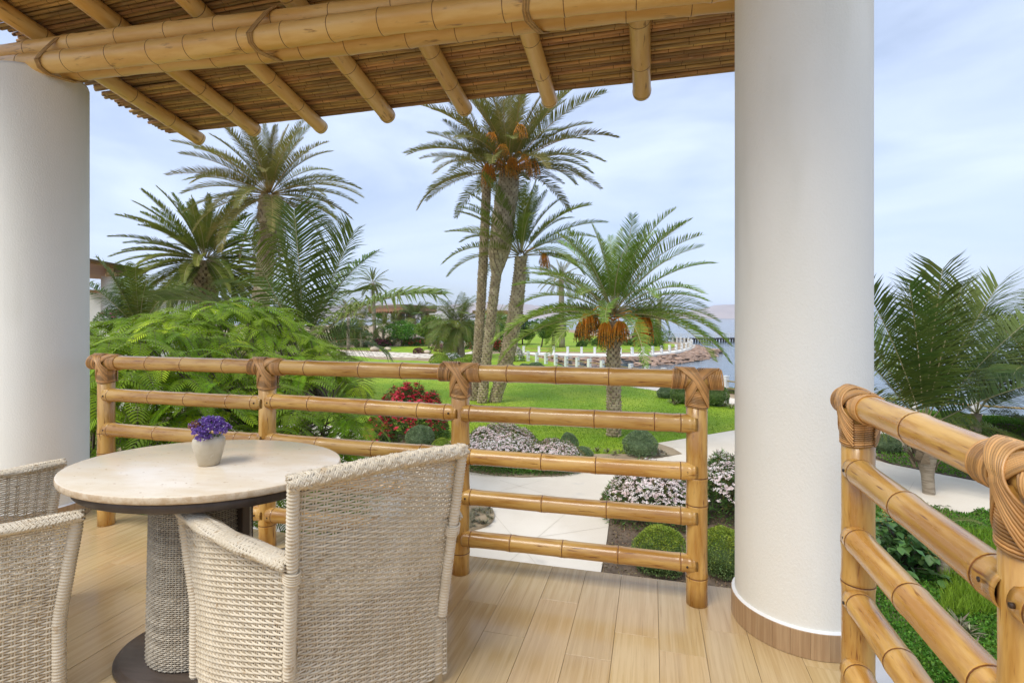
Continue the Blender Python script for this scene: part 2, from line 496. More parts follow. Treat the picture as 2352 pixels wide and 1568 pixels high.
shore = [G(u, d + (.9 if u > 1210 else 1.6)) for u, d in NEAR_FENCE][::-1]
shore += [G(1203, 56.1)] + [G(u, d - .9) for u, d in FAR_FENCE[2:9]] + [G(1500, 55.6), G(1521, 56.9), G(1541, 58.3), G(1557, 60.1),
          G(1571, 62.4), G(1582, 65.4), G(1590.5, 69), G(1595.5, 73), G(1594, 78), G(1586, 82), G(1574, 84.5), G(1540, 89), G(1500, 96), G(1450, 118),
          G(1330, 170), G(1150, 230), G(900, 280), G(500, 300)]
shore += [Vector((-330, 120, 0)), Vector((-330, -120, 0)), Vector((14, -120, 0)), Vector((17.5, -10, 0))]
flat('ground', shore, 0.0, m_sand, 2.4)

def hill(name, pts, y, depth, label):
    """a ridge: list of (u, v) of its skyline at distance y, built as rolling ground"""
    b = MB()
    us = np.linspace(pts[0][0], pts[-1][0], 90)
    vs = np.interp(us, [p[0] for p in pts], [p[1] for p in pts])
    rows = []
    r = np.random.default_rng(int(y))
    n1 = np.convolve(r.normal(0, 1, 120), np.ones(7) / 7, 'same')[:90]
    for k, q in enumerate((0.0, .35, .7, 1.0, 1.5)):
        row = []
        for i, u in enumerate(us):
            hgt = (730 - vs[i]) / F * y * 1.0 + CAMZ + n1[i] * y * .0006
            hh = {0: SEA - 1, 1: .45 * hgt, 2: .85 * hgt, 3: hgt, 4: .5 * hgt}[k]
            dd = y - depth * (1 - q) + (n1[(i * 3 + 20 * k) % 90]) * depth * .14
            p = cw((u - 1176) / F * y, dd, hh)
            row.append(p)
        rows.append(row)
    V = [p for row in rows for p in row]
    Fc = [(k * 90 + i, k * 90 + i + 1, (k + 1) * 90 + i + 1, (k + 1) * 90 + i) for k in range(4) for i in range(89)]
    b.add(V, Fc)
    o = inst(name, b.mesh(name, m_hill))
    return tag(o, kind='structure')

hill('hills', [(560, 727), (700, 708), (800, 699), (871, 694), (930, 698), (1000, 702), (1060, 697), (1113, 694), (1160, 700), (1200, 697), (1260, 705),
               (1340, 712), (1450, 721), (1540, 727)], 3600, 500, None)
hill('hills', [(1470, 729), (1540, 722), (1590, 712), (1620, 707), (1646, 700), (1690, 699), (1760, 704), (1840, 712), (1930, 722), (2010, 729)], 4300, 500, None)
hill('hills', [(2180, 729.5), (2270, 727), (2330, 725.5), (2420, 724), (2520, 727)], 6500, 600, None)

# ------------------------------------------------------------------ lawn, paths, beds
lawn_px = [(560, 1000), (600, 880), (700, 838), (784, 812), (868, 826), (960, 829), (1010, 832), (1062, 819), (1186, 809), (1240, 822), (1302, 844), (1380, 858), (1430, 874), (1447, 887),
           (1506, 899), (1562, 907), (1610, 917), (1666, 928), (1730, 942), (1790, 962), (1740, 982), (1685, 989), (1580, 1007), (1512, 1020), (1492, 1040), (1440, 1056), (1330, 1060),
           (1200, 1040), (1060, 1036), (930, 1012), (800, 990), (680, 1000)]
LAWN = [P(u, v) for u, v in lawn_px]
flat('lawn', LAWN, .035, m_lawn, .04)
flat('lawn', [P(600, 800), P(852, 798), P(960, 795), P(1030, 798), P(1090, 804), P(1068, 810), P(1000, 812), P(946, 812), P(880, 806), P(800, 803)],
     .03, m_lawn, .04)
flat('lawn', [G(1060, 92), G(1190, 62), G(1300, 62), G(1380, 61), G(1440, 61), G(1490, 62.5), G(1520, 65), G(1543, 69), G(1556, 74), G(1548, 79), G(1500, 84),
              G(1420, 96), G(1300, 150), G(1100, 190), G(900, 190)], .05, m_lawn, .05)

pathA = [(430, 1000), (560, 985), (700, 975), (800, 984), (860, 1018), (905, 1050), (1000, 1074), (1080, 1088), (1140, 1097), (1200, 1101), (1290, 1097), (1345, 1086), (1430, 1069),
         (1510, 1056), (1566, 1046), (1545, 1034), (1507, 1021), (1580, 1009), (1685, 991), (1760, 989), (1830, 1003), (1920, 1036), (2052, 1071), (2160, 1093), (2279, 1116),
         (2480, 1150), (2560, 1300), (2287, 1181), (2246, 1174), (2221, 1185), (2007, 1140), (1850, 1102), (1690, 1077), (1560, 1100), (1440, 1140), (1405, 1180),
         (1400, 1195), (1394, 1245), (1384, 1300), (1372, 1360), (1350, 1500), (1340, 1800), (500, 1800), (380, 1300)]
pathA = [P(u, v) for u, v in pathA]
flat('garden_path', pathA, .05, m_concrete, .06)
flat('garden_path', [P(u, v) for u, v in [(1447, 890), (1503, 891), (1560, 897.5), (1610, 904), (1661, 912), (1686, 917), (1800, 932), (1920, 950), (2010, 972), (2110, 992), (2110, 1012), (2050, 1012),
      (2000, 1000), (1900, 972), (1790, 948), (1686, 931), (1666, 927), (1610, 915), (1560, 905), (1506, 898)]], .045, m_concrete, .05)
# joints cut in the concrete
j = MB()
def groove(a, b, w=.007):
    a, b = Vector((a.x, a.y, .054)), Vector((b.x, b.y, .054))
    t = (b - a).normalized()
    q = Vector((-t.y, t.x, 0)) * w / 2
    j.add([a - q, b - q, b + q, a + q], [(0, 1, 2, 3)])
for a, b in (((1148, 1107), (1390, 1180)), ((1130, 1330), (1340, 1150)), ((1080, 1150), (1250, 1106)), ((1560, 1046), (1760, 1060)), ((2100, 1110), (2075, 1150)), ((2160, 1128), (2280, 1150)),
             ((1100, 1260), (1398, 1215)), ((1230, 1300), (1130, 1180)), ((800, 1015), (960, 1090)), ((700, 1060), (860, 1035))):
    groove(P(*a), P(*b))
tag(inst('path_joints', j.mesh('path_joints', m_joint, False)), kind='structure')

# round planting island with a raised rim beside the path
ISL = smooth_poly([P(u, v) for u, v in ((1000, 1168), (1075, 1163), (1120, 1168), (1139, 1188), (1128, 1212), (1085, 1226), (1020, 1230), (975, 1200))], 2)
flat('planting_bed', ISL, .10, m_sand, .10)
BED2 = [P(u, v) for u, v in ((1410, 1118), (1560, 1096), (1690, 1078), (1850, 1104), (1900, 1200), (1800, 1420), (1384, 1420), (1387, 1300), (1396, 1245), (1402, 1195))]
flat('planting_bed', BED2, .075, m_soil, .08)
BED1 = [P(u, v) for u, v in ((800, 982), (930, 1003), (1060, 1020), (1200, 1034), (1330, 1047), (1440, 1047), (1488, 1038), (1508, 1021), (1545, 1033), (1566, 1046), (1510, 1055), (1430, 1068), (1345, 1085), (1290, 1096),
        (1200, 1100), (1140, 1096), (1080, 1087), (1000, 1073), (905, 1049), (860, 1016))]
flat('planting_bed', BED1, .065, m_sand, .07)
BEDR = [P(u, v) for u, v in ((2007, 1143), (2221, 1188), (2246, 1177), (2400, 1200), (2700, 1400), (2900, 2100), (1960, 2100), (1900, 1500), (1880, 1200))]
flat('planting_bed', BEDR, .06, m_soil, .07)

# stepping slabs in the grass, each one a slab of the path
st = thing('slab_path', 'pale square slabs set in grass joints beside the round stones', 'path', Matrix.Translation(P(900, 815)))
b = MB(); b.box((0, 0, 0), (1.62, 1.18, .08)); slab = b.mesh('stepping_slab', m_concrete, False)
o0, ax, ay = P(784, 807), None, None
for r in range(6):
    for c in range(9):
        q = cw(-21.2 + c * 1.78 + r * .78, 62.0 - r * 1.34 - c * .60, .02)
        if c > 6 and r < 2: continue
        inst('slab', slab, Matrix.Translation(q) @ Matrix.Rotation(YAW - .22, 4, 'Z'), st)
flat('garden_path', [G(985, 54), G(1020, 56), G(1075, 60), G(1110, 70), G(1140, 80), G(1150, 80), G(1125, 66), G(1100, 57), G(1060, 53), G(1020, 51), G(990, 51)], .045, m_concrete, .05)

# grass blades over the nearer lawn
def inside(pts, x, y):
    c = np.zeros(len(x), bool)
    n = len(pts)
    for i in range(n):
        x1, y1, x2, y2 = pts[i][0], pts[i][1], pts[i - 1][0], pts[i - 1][1]
        k = ((y1 > y) != (y2 > y))
        c ^= k & (x < (x2 - x1) * (y - y1) / (y2 - y1 + 1e-12) + x1)
    return c

def scatter_px(n, u0, u1, v0, v1, polys, notin=(), z=0.0, seed=1):
    r = np.random.default_rng(seed)
    u = r.uniform(u0, u1, n); v = r.uniform(v0, v1, n)
    d = F * (CAMZ - z) / (v - 730); off = (u - 1176) / F * d
    x = off * cy_ - d * sy_; y = off * sy_ + d * cy_
    k = np.zeros(n, bool)
    for p in polys: k |= inside(p, x, y)
    for p in notin: k &= ~inside(p, x, y)
    return np.stack([x[k], y[k], np.full(k.sum(), z)], 1)

def leaves(b, C, D, L, W, rg, mat_i=0, up=None, fold=0.0):
    """many leaf blades: base points C, directions D, length L, width W (4-corner kites)"""
    n = len(C)
    D = D / (np.linalg.norm(D, axis=1)[:, None] + 1e-9)
    u = rg.normal(0, 1, (n, 3)) if up is None else up
    S = np.cross(D, u); S /= np.linalg.norm(S, axis=1)[:, None] + 1e-9
    Nn = np.cross(S, D)
    L = np.broadcast_to(L, (n,))[:, None]; W = np.broadcast_to(W, (n,))[:, None]
    V = np.stack([C, C + D * L * .5 + S * W * .5 + Nn * L * .06, C + D * L - Nn * L * .08, C + D * L * .5 - S * W * .5 + Nn * L * .06], 1).reshape(-1, 3)
    b.add(V, np.arange(n * 4).reshape(-1, 4), mat_i)

g = MB()
pts = scatter_px(52000, 780, 1800, 868, 1042, [LAWN], [BED1, pathA], .03, 3)
rg = np.random.default_rng(5)
dd = rg.normal(0, .45, (len(pts), 3)); dd[:, 2] = 1
leaves(g, pts, dd, rg.uniform(.035, .075, len(pts)), .016, rg)
tag(inst('grass', g.mesh('grass', m_grass)), kind='stuff')

# ------------------------------------------------------------------ white seaside fence, promenade wall, rocks, pier
def bar(b, a, c, r, k=6):
    b.tube([a, c], [r, r], k)

def white_fence(line, label, skip=()):
    root = thing('seaside_fence', label, 'fence', Matrix.Translation(G(*line[0])))
    pb = MB(); pb.box((0, 0, .45), (.24, .24, .90)); pb.box((0, 0, .915), (.27, .27, .03)); pm = pb.mesh('fence_post', m_white, False)
    pts = [G(u, d) for u, d in line]
    for i, p in enumerate(pts):
        t = pts[min(i + 1, len(pts) - 1)] - pts[max(i - 1, 0)]
        inst('post', pm, M4((p.x, p.y, 0), math.atan2(t.y, t.x)), root)
    for i in range(len(pts) - 1):
        a, c = pts[i], pts[i + 1]
        for z in (.28, .66):
            rb = MB(); bar(rb, Vector((0, 0, 0)), Vector((c.x - a.x, c.y - a.y, 0)), .035)
            inst('rail', rb.mesh('fence_rail', m_rachisO), Matrix.Translation((a.x, a.y, z)), root)
    return root
white_fence(NEAR_FENCE, 'white post fence with brown rails at the near edge of the lawn by the water')
white_fence(FAR_FENCE, 'white post fence curving round the promenade above the rocks')

def ribbon(name, line, z0, z1, thick, m, label=None, cat=None, kind=None):
    b = MB()
    pts = [Vector(p) for p in line]
    n = len(pts)
    V = []
    for i, p in enumerate(pts):
        t = (pts[min(i + 1, n - 1)] - pts[max(i - 1, 0)]).normalized()
        q = Vector((-t.y, t.x, 0)) * thick / 2
        V += [(p.x - q.x, p.y - q.y, z0), (p.x + q.x, p.y + q.y, z0), (p.x + q.x, p.y + q.y, z1), (p.x - q.x, p.y - q.y, z1)]
    Fc = []
    for i in range(n - 1):
        for k in range(4):
            Fc.append((i * 4 + k, i * 4 + (k + 1) % 4, i * 4 + 4 + (k + 1) % 4, i * 4 + 4 + k))
    Fc += [(3, 2, 1, 0), (n * 4 - 4, n * 4 - 3, n * 4 - 2, n * 4 - 1)]
    b.add(V, Fc)
    o = inst(name, b.mesh(name, m, False))
    return tag(o, label, cat, None, kind)
edge = [G(1203, 56.05)] + [G(u, d - .92) for u, d in FAR_FENCE[2:9]] + [G(1500, 55.6), G(1521, 56.9), G(1541, 58.3), G(1557, 60.1), G(1571, 62.4), G(1582, 65.4), G(1590.5, 69),
        G(1595.5, 73), G(1594, 78)]
ribbon('promenade_wall', edge, -1.2, .06, .3, m_seawall, 'low grey concrete wall holding up the curved promenade', 'wall')
prom = [G(u, d - .75) for u, d in FAR_FENCE[:19]] + [G(u, d + 3.2 - max(0, (u - 1500)) * .012) for u, d in FAR_FENCE[:17]][::-1]
flat('promenade', prom, .07, m_prom, .08)

rb = thing('rock_revetment', 'bank of loose pinkish granite rocks below the promenade', 'rocks', Matrix.Translation(edge[6]))
rocks = []
for k in range(6):
    r = np.random.default_rng(40 + k)
    b = MB()
    th = np.linspace(0, 2 * math.pi, 7, endpoint=False)
    V = [(0, 0, .62)]
    for z, s_ in ((.42, .72), (.0, 1.0), (-.4, .8)):
        V += [(s_ * math.cos(a) * r.uniform(.75, 1.2), s_ * math.sin(a) * r.uniform(.75, 1.2), z + r.uniform(-.12, .12)) for a in th]
    Fc = [(0, 1 + i, 1 + (i + 1) % 7) for i in range(7)]
    for q in range(2):
        Fc += [(1 + q * 7 + i, 8 + q * 7 + i, 8 + q * 7 + (i + 1) % 7, 1 + q * 7 + (i + 1) % 7) for i in range(7)]
    b.add(V, Fc)
    rocks.append(b.mesh('rock', m_rock, False))
r = np.random.default_rng(11)
acc = [0.0]
for i in range(1, len(edge)): acc.append(acc[-1] + (edge[i] - edge[i - 1]).length)
cnt = 0
for row in range(6):
    tpos = 1.5 + r.uniform(0, .5)
    while tpos < acc[-1] - .5 and cnt < 296:
        i = max(k for k in range(len(acc)) if acc[k] <= tpos)
        i = min(i, len(edge) - 2)
        f = (tpos - acc[i]) / (acc[i + 1] - acc[i])
        p = edge[i].lerp(edge[i + 1], f)
        t = (edge[i + 1] - edge[i]).normalized()
        nrm = Vector((t.y, -t.x, 0))
        p = p + nrm * (.35 + row * .46 + r.uniform(-.12, .12))
        z = -.12 - row * .115 + r.uniform(-.07, .07)
        sc = r.uniform(.34, .56) * (1.1 if tpos > 25 else .95)
        m = Matrix.Translation((p.x, p.y, z)) @ Matrix.Rotation(r.uniform(0, 6.28), 4, 'Z') @ Matrix.Rotation(r.uniform(-.4, .4), 4, 'X') @ Matrix.Diagonal((sc * 1.25, sc * .85, sc * .55, 1))
        inst('rock', rocks[r.integers(6)], m, rb); cnt += 1
        tpos += r.uniform(.85, 1.25)
tip = G(1602, 73)
for k in range(34):
    p = tip + Vector((r.uniform(-2.2, 3.0), r.uniform(-5.5, 3.0), 0))
    sc = r.uniform(.4, .65)
    inst('rock', rocks[r.integers(6)], Matrix.Translation((p.x, p.y, -.45 + r.uniform(-.15, .25))) @ Matrix.Rotation(r.uniform(0, 6), 4, 'Z') @ Matrix.Diagonal((sc * 1.25, sc * .9, sc * .6, 1)), rb)

pr = thing('pier', 'dark timber pier on piles with white railings far out on the water', 'pier', Matrix.Translation(G(1560, 104)))
p0, p1 = G(1540, 103), G(1790, 107)
L = (p1 - p0).length
pm = Matrix.Translation((p0.x, p0.y, 0)) @ Matrix.Rotation(math.atan2(p1.y - p0.y, p1.x - p0.x), 4, 'Z')
b = MB(); b.box((L / 2, 0, -.10), (L, 2.4, .22)); inst('deck', b.mesh('pier_deck', m_pier, False), pm, pr)
b = MB(); b.box((0, 0, 0), (.26, .26, 1.6)); pile = b.mesh('pile', m_pier, False)
x = 1.0
while x < L:
    for y in (-1.0, 1.0):
        inst('pile', pile, pm @ Matrix.Translation((x, y, -.9)), pr)
        inst('pile', pile, pm @ Matrix.Translation((x + .55, y, -.9)), pr)
    x += 2.3
for y in (-1.15, 1.15):
    b = MB()
    for z in (.35, .62, .9): b.box((L / 2, y, z), (L, .05, .05))
    x = 0.0
    while x < L:
        b.box((x, y, .46), (.07, .07, .92)); x += 1.5
    inst('railing', b.mesh('pier_railing', m_white, False), pm, pr)
b = MB(); b.box((0, 0, .18), (.9, .06, .36)); fm = b.mesh('pier_board', m_pier, False)
for x in (15.3, 16.6, 18.0, 19.3): inst('lattice_board', fm, pm @ Matrix.Translation((x, -1.2, .1)), pr)

# pale round stones on the slab path
sb = MB()
sb.lathe([(0.001, -.1), (.75, -.06), (1, .25), (.93, .55), (.66, .85), (.3, .98), (.001, 1.0)], 14)
sm = sb.mesh('round_stone', m_boulder)
for (u, v, rr, lab) in ((861, 806, .55, 'largest pale round stone, leftmost of the three by the slab path'), (890, 805.5, .44, 'pale round stone beside the largest one on the slab path'),
                        (981, 812.5, .42, 'pale round stone alone on the right end of the slab path')):
    p = P(u, v)
    tag(inst('garden_stone', sm, Matrix.Translation((p.x, p.y, .05)) @ Matrix.Diagonal((rr * 1.1, rr, rr * .95, 1))), lab, 'stone', 'round stones on the slab path')
# ------------------------------------------------------------------ terrace floor
FLX0, FLX1, FLY0, FLY1 = -5.2, .76, -1.4, 2.81
b = MB(); b.box(((FLX0 + FLX1) / 2, (FLY0 + FLY1) / 2, FZ - .19), (FLX1 - FLX0, FLY1 - FLY0, .36))
fl = inst('floor', b.mesh('terrace_slab', m_grout, False)); tag(fl, kind='structure')
setw(fl, Matrix())
pw = .183
prng = random.Random(4)
for c in range(int((FLX1 - FLX0) / pw) + 1):
    x0 = FLX1 - (c + 1) * pw; x1 = x0 + pw
    if x0 < FLX0 - .01: break
    y1 = FLY1
    ln = [.72, .45, .60, .34, .80, .52, .66, .40][(c * 3 + 1) % 8] if c else .55
    first = True
    while y1 > FLY0 + .02:
        y0 = max(FLY0, y1 - (ln if first else 1.16)); first = False
        if y1 > .2 or True:
            b = MB()
            h = .0075; g_ = .0008; e = .0006
            X0, X1, Y0, Y1 = x0 + g_, x1 - g_, y0 + g_, y1 - g_
            cx, cyy = (X0 + X1) / 2, (Y0 + Y1) / 2
            V = []
            for z, q in ((0, 0), (h - e, 0), (h, e)):
                V += [(X0 + q - cx, Y0 + q - cyy, z), (X1 - q - cx, Y0 + q - cyy, z), (X1 - q - cx, Y1 - q - cyy, z), (X0 + q - cx, Y1 - q - cyy, z)]
            Fc = [(8, 9, 10, 11)] + [(k * 4 + i, k * 4 + (i + 1) % 4, k * 4 + 4 + (i + 1) % 4, k * 4 + 4 + i) for k in range(2) for i in range(4)]
            b.add(V, Fc)
            inst('plank', b.mesh('plank', m_floor, False), Matrix.Translation((cx, cyy, FZ - .0085 + prng.uniform(-.0004, .0004))), fl)
        y1 = y0
# pale edge trim of the slab
b = MB()
b.box(((FLX1 + .885) / 2 + .0025, (FLY0 + 2.90) / 2, FZ - .16), (.885 - FLX1 - .005, 2.90 - FLY0, .30))
b.box((FLX1 / 2 + FLX0 / 2, FLY1 + .012, FZ - .185), (FLX1 - FLX0, .02, .34))
tag(inst('slab_edge', b.mesh('slab_edge', m_white, False)), kind='structure')

# ------------------------------------------------------------------ white columns
def column(cx, cyy, label, top):
    root = thing('column', label, 'column', Matrix.Translation((cx, cyy, FZ)))
    b = MB()
    R_ = .27
    b.lathe([(R_ - .004, -2.62), (R_, -2.6), (R_, top - .02), (R_ - .006, top), (.001, top + .001)], 96)
    inst('shaft', b.mesh('shaft', m_plaster), Matrix.Translation((cx, cyy, FZ)), root)
    n = 26
    b = MB()
    a0, a1 = .0012, 2 * math.pi / n - .0012
    V = []
    rr = ((R_ + .0005, .001), (R_ + .0155, .001), (R_ + .0155, .104), (R_ + .0135, .106), (R_ + .0005, .106))
    ks = 4
    for k in range(ks + 1):
        a = a0 + (a1 - a0) * k / ks
        for r_, z in rr: V.append((r_ * math.cos(a), r_ * math.sin(a), z))
    Fc = [(k * 5 + i, k * 5 + 5 + i, k * 5 + 5 + (i + 1) % 5, k * 5 + (i + 1) % 5) for k in range(ks) for i in range(5)]
    Fc += [(0, 1, 2, 3, 4), tuple(ks * 5 + q for q in (4, 3, 2, 1, 0))]
    b.add(V, Fc)
    tm = b.mesh('skirting_tile', m_ring, False)
    for i in range(n):
        inst('skirting_tile', tm, M4((cx, cyy, FZ), i * 2 * math.pi / n), root)
    b = MB()
    b.lathe([(R_ + .0135, .1065), (R_ + .006, .1125), (R_ - .001, .113)], 64)
    inst('sealant_bead', b.mesh('sealant_bead', m_white), Matrix.Translation((cx, cyy, FZ)), root)
    return root
column(.640, 2.585, 'white plaster column at the corner of the two railings', 4.2)
column(-4.03, 2.60, 'white plaster column at the far left under the bamboo beam', 2.97)

# ------------------------------------------------------------------ bamboo
def bamboo(L, r, nodes, seed, mats, k=22, hollow=True, mesh_name='bamboo', wob=.0):
    rr = random.Random(seed)
    prof, mi = [], []
    cuts = sorted(nodes)
    def pr(z, q, m_=0):
        prof.append((q, z)); mi.append(m_)
    pr(0, r)
    for z in cuts:
        pr(z - .030, r * (1 - .012 + rr.uniform(-.006, .006)))
        pr(z - .010, r * 1.030); pr(z - .0025, r * 1.045, 1); pr(z, r * .99, 1); pr(z + .0018, r * 1.035, 0); pr(z + .009, r * 1.042); pr(z + .030, r * (1 - .004)); pr(z + .075, r * (1 - .022))
    pr(L, r)
    b = MB()
    th = np.arange(k) * 2 * math.pi / k
    V = []
    ph = rr.uniform(0, 6)
    for q, z in prof:
        dx, dy = wob * math.sin(z * 2.1 + ph), wob * math.cos(z * 1.6 + ph)
        V += [(dx + q * math.cos(a), dy + q * math.sin(a), z) for a in th]
    b.add(V, [])
    for i in range(len(prof) - 1):
        for j_ in range(k):
            b.f.append([i * k + j_, i * k + (j_ + 1) % k, (i + 1) * k + (j_ + 1) % k, (i + 1) * k + j_]); b.m.append(mi[i])
    for end, z, s_ in ((0, 0, 1), (1, L, -1)):
        e0 = 0 if end == 0 else (len(prof) - 1) * k
        base = b.n
        iv = [(V[e0 + q][0] * .0 + .80 * r * math.cos(th[q]), .80 * r * math.sin(th[q]), z) for q in range(k)]
        dv = [(.78 * r * math.cos(th[q]), .78 * r * math.sin(th[q]), z + s_ * .035) for q in range(k)]
        b.add(iv + dv, [])
        for q in range(k):
            q2 = (q + 1) % k
            f1 = [e0 + q, base + q, base + q2, e0 + q2]
            f2 = [base + q, base + k + q, base + k + q2, base + q2]
            if end: f1, f2 = f1[::-1], f2[::-1]
            b.f += [f1, f2]; b.m += [2, 2]
        f3 = [base + k + q for q in range(k)]
        b.f.append(f3 if end else f3[::-1]); b.m.append(2)
    return b.mesh(mesh_name, mats)

LAC = [m_lac, m_lac_node, m_lac_end]
POLE = [m_pole, m_pole_node, m_pole_end]
CANE = [m_cane, m_cane_node, m_cane_node]

def node_list(L, step, seed, first=None):
    rr = random.Random(seed)
    z = first if first is not None else rr.uniform(.3, .9) * step
    o = []
    while z < L - .05:
        o.append(z); z += step * rr.uniform(.82, 1.18)
    return o

# rattan binding round a railing joint: rail along local X through the origin, post below along -Z
def binding(rr_, rp, left=True, right=True, seed=0):
    b = MB()
    q = random.Random(seed)
    sr = .0033
    def ring_x(x, R_, tilt=0):
        th = np.linspace(0, 2 * math.pi, 25)
        b.tube(np.stack([x + tilt * np.cos(th), R_ * np.sin(th), R_ * np.cos(th)], 1), sr, 5, 0, False)
    def ring_z(z, R_):
        th = np.linspace(0, 2 * math.pi, 23)
        b.tube(np.stack([R_ * np.cos(th), R_ * np.sin(th), z + .004 * np.sin(th * 2)], 1), sr, 5, 0, False)
    for sgn, on in ((-1, left), (1, right)):
        for i in range(10):
            ring_x(sgn * (.046 + i * .0072), rr_ + .0025, sgn * (-.010 + .0006 * i))
    for i in range(11):
        ring_z(-(rr_ + .012 + i * .0071), rp + .0025)
    for side in (-1, 1):
        for di in (-1, 1):
            for i in range(9):
                t = np.linspace(0, 1, 18)
                x0 = -di * (.100 - i * .0106)
                x1 = di * (rp + .002)
                ze = -(rr_ + .082 - i * .0102)
                lay = .0065 + (.004 if di > 0 else 0)
                ang = t * math.pi * .5
                z = (rr_ + lay) * np.cos(np.minimum(t / .62, 1) * math.pi * .52)
                z = np.where(t > .62, z[np.argmin(abs(t - .62))] + (ze - z[np.argmin(abs(t - .62))]) * (t - .62) / .38, z)
                x = x0 + (x1 - x0) * t ** 1.15
                yr = np.sqrt(np.maximum((rr_ + lay) ** 2 - z ** 2, 0))
                yp = np.where(z < 0, np.sqrt(np.maximum((rp + lay) ** 2 - x ** 2, 0)), 0)
                y = side * np.maximum(yr, np.where(abs(x) < rp + lay, yp, 0))
                p = np.stack([x, y, z], 1)
                b.tube(p, sr, 5, 0, False)
    return b.mesh('rattan_binding', m_rattan)

RT, RR, RP = .045, .041, .049
bind_mesh = binding(RT, RP)
pegb = MB(); pegb.tube([(0, 0, 0), (0, 0, .0065)], .0052, 10); peg_mesh = pegb.mesh('peg', m_peg)
HZ = [1.060, .852, .628, .412, .195]

def railing(posts, d, label, ext0=.0, ext1=.0, pseed=0):
    """posts: plan points along the line; d: unit direction; rails run between neighbours"""
    root = thing('bamboo_railing', label, 'railing', Matrix.Translation((posts[0][0], posts[0][1], FZ)))
    d = Vector((d[0], d[1], 0)); side = Vector((d.y, -d.x, 0))       # towards the terrace for +X lines
    a = math.atan2(d.y, d.x)
    for i, p in enumerate(posts):
        m = Matrix.Translation((p[0], p[1], FZ)) @ Matrix.Rotation(random.Random(pseed + i).uniform(0, 6), 4, 'Z')
        inst('post', bamboo(HZ[0] - .01, RP, [.11 + .02 * (i % 2), .44 + .03 * ((i + 1) % 3), .60 + .04 * (i % 3)][:3], pseed + i, LAC, 26), m, root)
        inst('rattan_binding', bind_mesh, Matrix.Translation((p[0], p[1], FZ + HZ[0])) @ Matrix.Rotation(a, 4, 'Z'), root)
    P0, P1 = Vector((*posts[0], FZ + HZ[0])) - d * ext0, Vector((*posts[-1], FZ + HZ[0])) + d * ext1
    L = (P1 - P0).length
    inst('top_rail', bamboo(L, RT, node_list(L, .30, pseed + 50, .17), pseed + 50, LAC, 26), axis_m(P0, P1), root)
    for i in range(len(posts) - 1):
        for k, z in enumerate(HZ[1:]):
            sd = pseed + 100 + i * 10 + k
            q = random.Random(sd)
            A = Vector((*posts[i], FZ + z + q.uniform(-.006, .006))) + d * .024 + side * .017
            B = Vector((*posts[i + 1], FZ + z + q.uniform(-.006, .006))) - d * .024 + side * .017
            Lr = (B - A).length
            rl = inst('rail', bamboo(Lr, RR + q.uniform(-.002, .003), [.045] + node_list(Lr - .1, .32, sd, .34 + q.uniform(-.1, .1)) + [Lr - .05], sd, LAC, 24, wob=.004), axis_m(A, B), root)
            for e, w in ((A, .022), (B, -.022)):
                pp = e + d * w + side * (RR - .004)
                inst('peg', peg_mesh, axis_m(pp, pp + side), rl)
    return root
railing([(-3.455, 2.62), (-2.205, 2.62), (-.985, 2.615), (.205, 2.62)], (1, 0), 'front bamboo railing facing the lawn, bound with rattan at its four posts', .10, .105, 0)
railing([(.665, 1.985), (.665, 1.155), (.665, -.05), (.665, -1.2)], (0, -1), 'bamboo railing at the right running from the column towards the viewer', .10, .10, 300)

# ------------------------------------------------------------------ roof of bamboo poles and canes
roof = thing('bamboo_roof', 'bamboo pole and cane roof over the terrace', 'roof', Matrix.Translation((-2, 2.6, FZ + 3.0)))
RA = math.radians(-1.6)               # the roof stands a little askew to the railing
axv = Vector((math.cos(RA), -math.sin(RA), -.022))
O0 = Vector((-3.76, 2.535, CAMZ + 1.635))
def beam_pt(t, dy=0.0, dz=0.0): return O0 + axv * t + Vector((0, dy, dz))
BR = .067
for k, (dy, dz, r_, ext) in enumerate(((-.066, 0, BR, 0), (.070, 0, .062, .1), (-.005, .125, .064, .15))):
    A, B = beam_pt(-.95 - ext, dy, dz), beam_pt(5.1, dy, dz)
    Lb = (B - A).length
    inst('beam_pole', bamboo(Lb, r_, node_list(Lb, .33, 700 + k), 700 + k, POLE, 26, wob=.006), axis_m(A, B), roof)
SL = .219
rafter_x = [-4.065 + .665 * i for i in range(8)]
zr = CAMZ + 1.665 + .125 + .064 + .062
def roof_z(x, y): return zr - SL * (y - 2.58) - .022 * (x + 2.2)
for i, x in enumerate(rafter_x):
    ye = 3.86 - .028 * (x + 2) + random.Random(i).uniform(-.03, .03)
    if i == 7: ye = 3.35
    A, B = Vector((x, ye, roof_z(x, ye))), Vector((x, .95, roof_z(x, .95)))
    Lr = (B - A).length
    inst('rafter', bamboo(Lr, .060 + .003 * math.sin(i * 2.3), [.022] + node_list(Lr, .33, 800 + i, .32), 800 + i, POLE, 24, wob=.006), axis_m(A, B), roof)
cane_meshes = []
XL, XR = -4.42, .62
CL = XR - XL
for k in range(7):
    cane_meshes.append(bamboo(CL, .0130, node_list(CL, .21, 900 + k), 900 + k, CANE, 8, wob=.0035, mesh_name='cane'))
y = 3.85
i = 0
while y > 1.02:
    q = random.Random(1000 + i)
    j0 = XL + q.uniform(-.05, .04)
    ym = y - .028 * 0
    dzz = .062 + .013 + q.uniform(-.004, .004)
    sl = -.028
    A = Vector((j0, y - sl * (-2.2), 0)); A.y = y + sl * (A.x + 2); A.z = roof_z(A.x, A.y) + dzz
    B = Vector((j0 + CL, 0, 0)); B.y = y + sl * (B.x + 2); B.z = roof_z(B.x, B.y) + dzz
    inst('cane', cane_meshes[q.randrange(7)], axis_m(A, B, q.uniform(0, 6.28)), roof)
    y -= q.uniform(.0262, .0305); i += 1
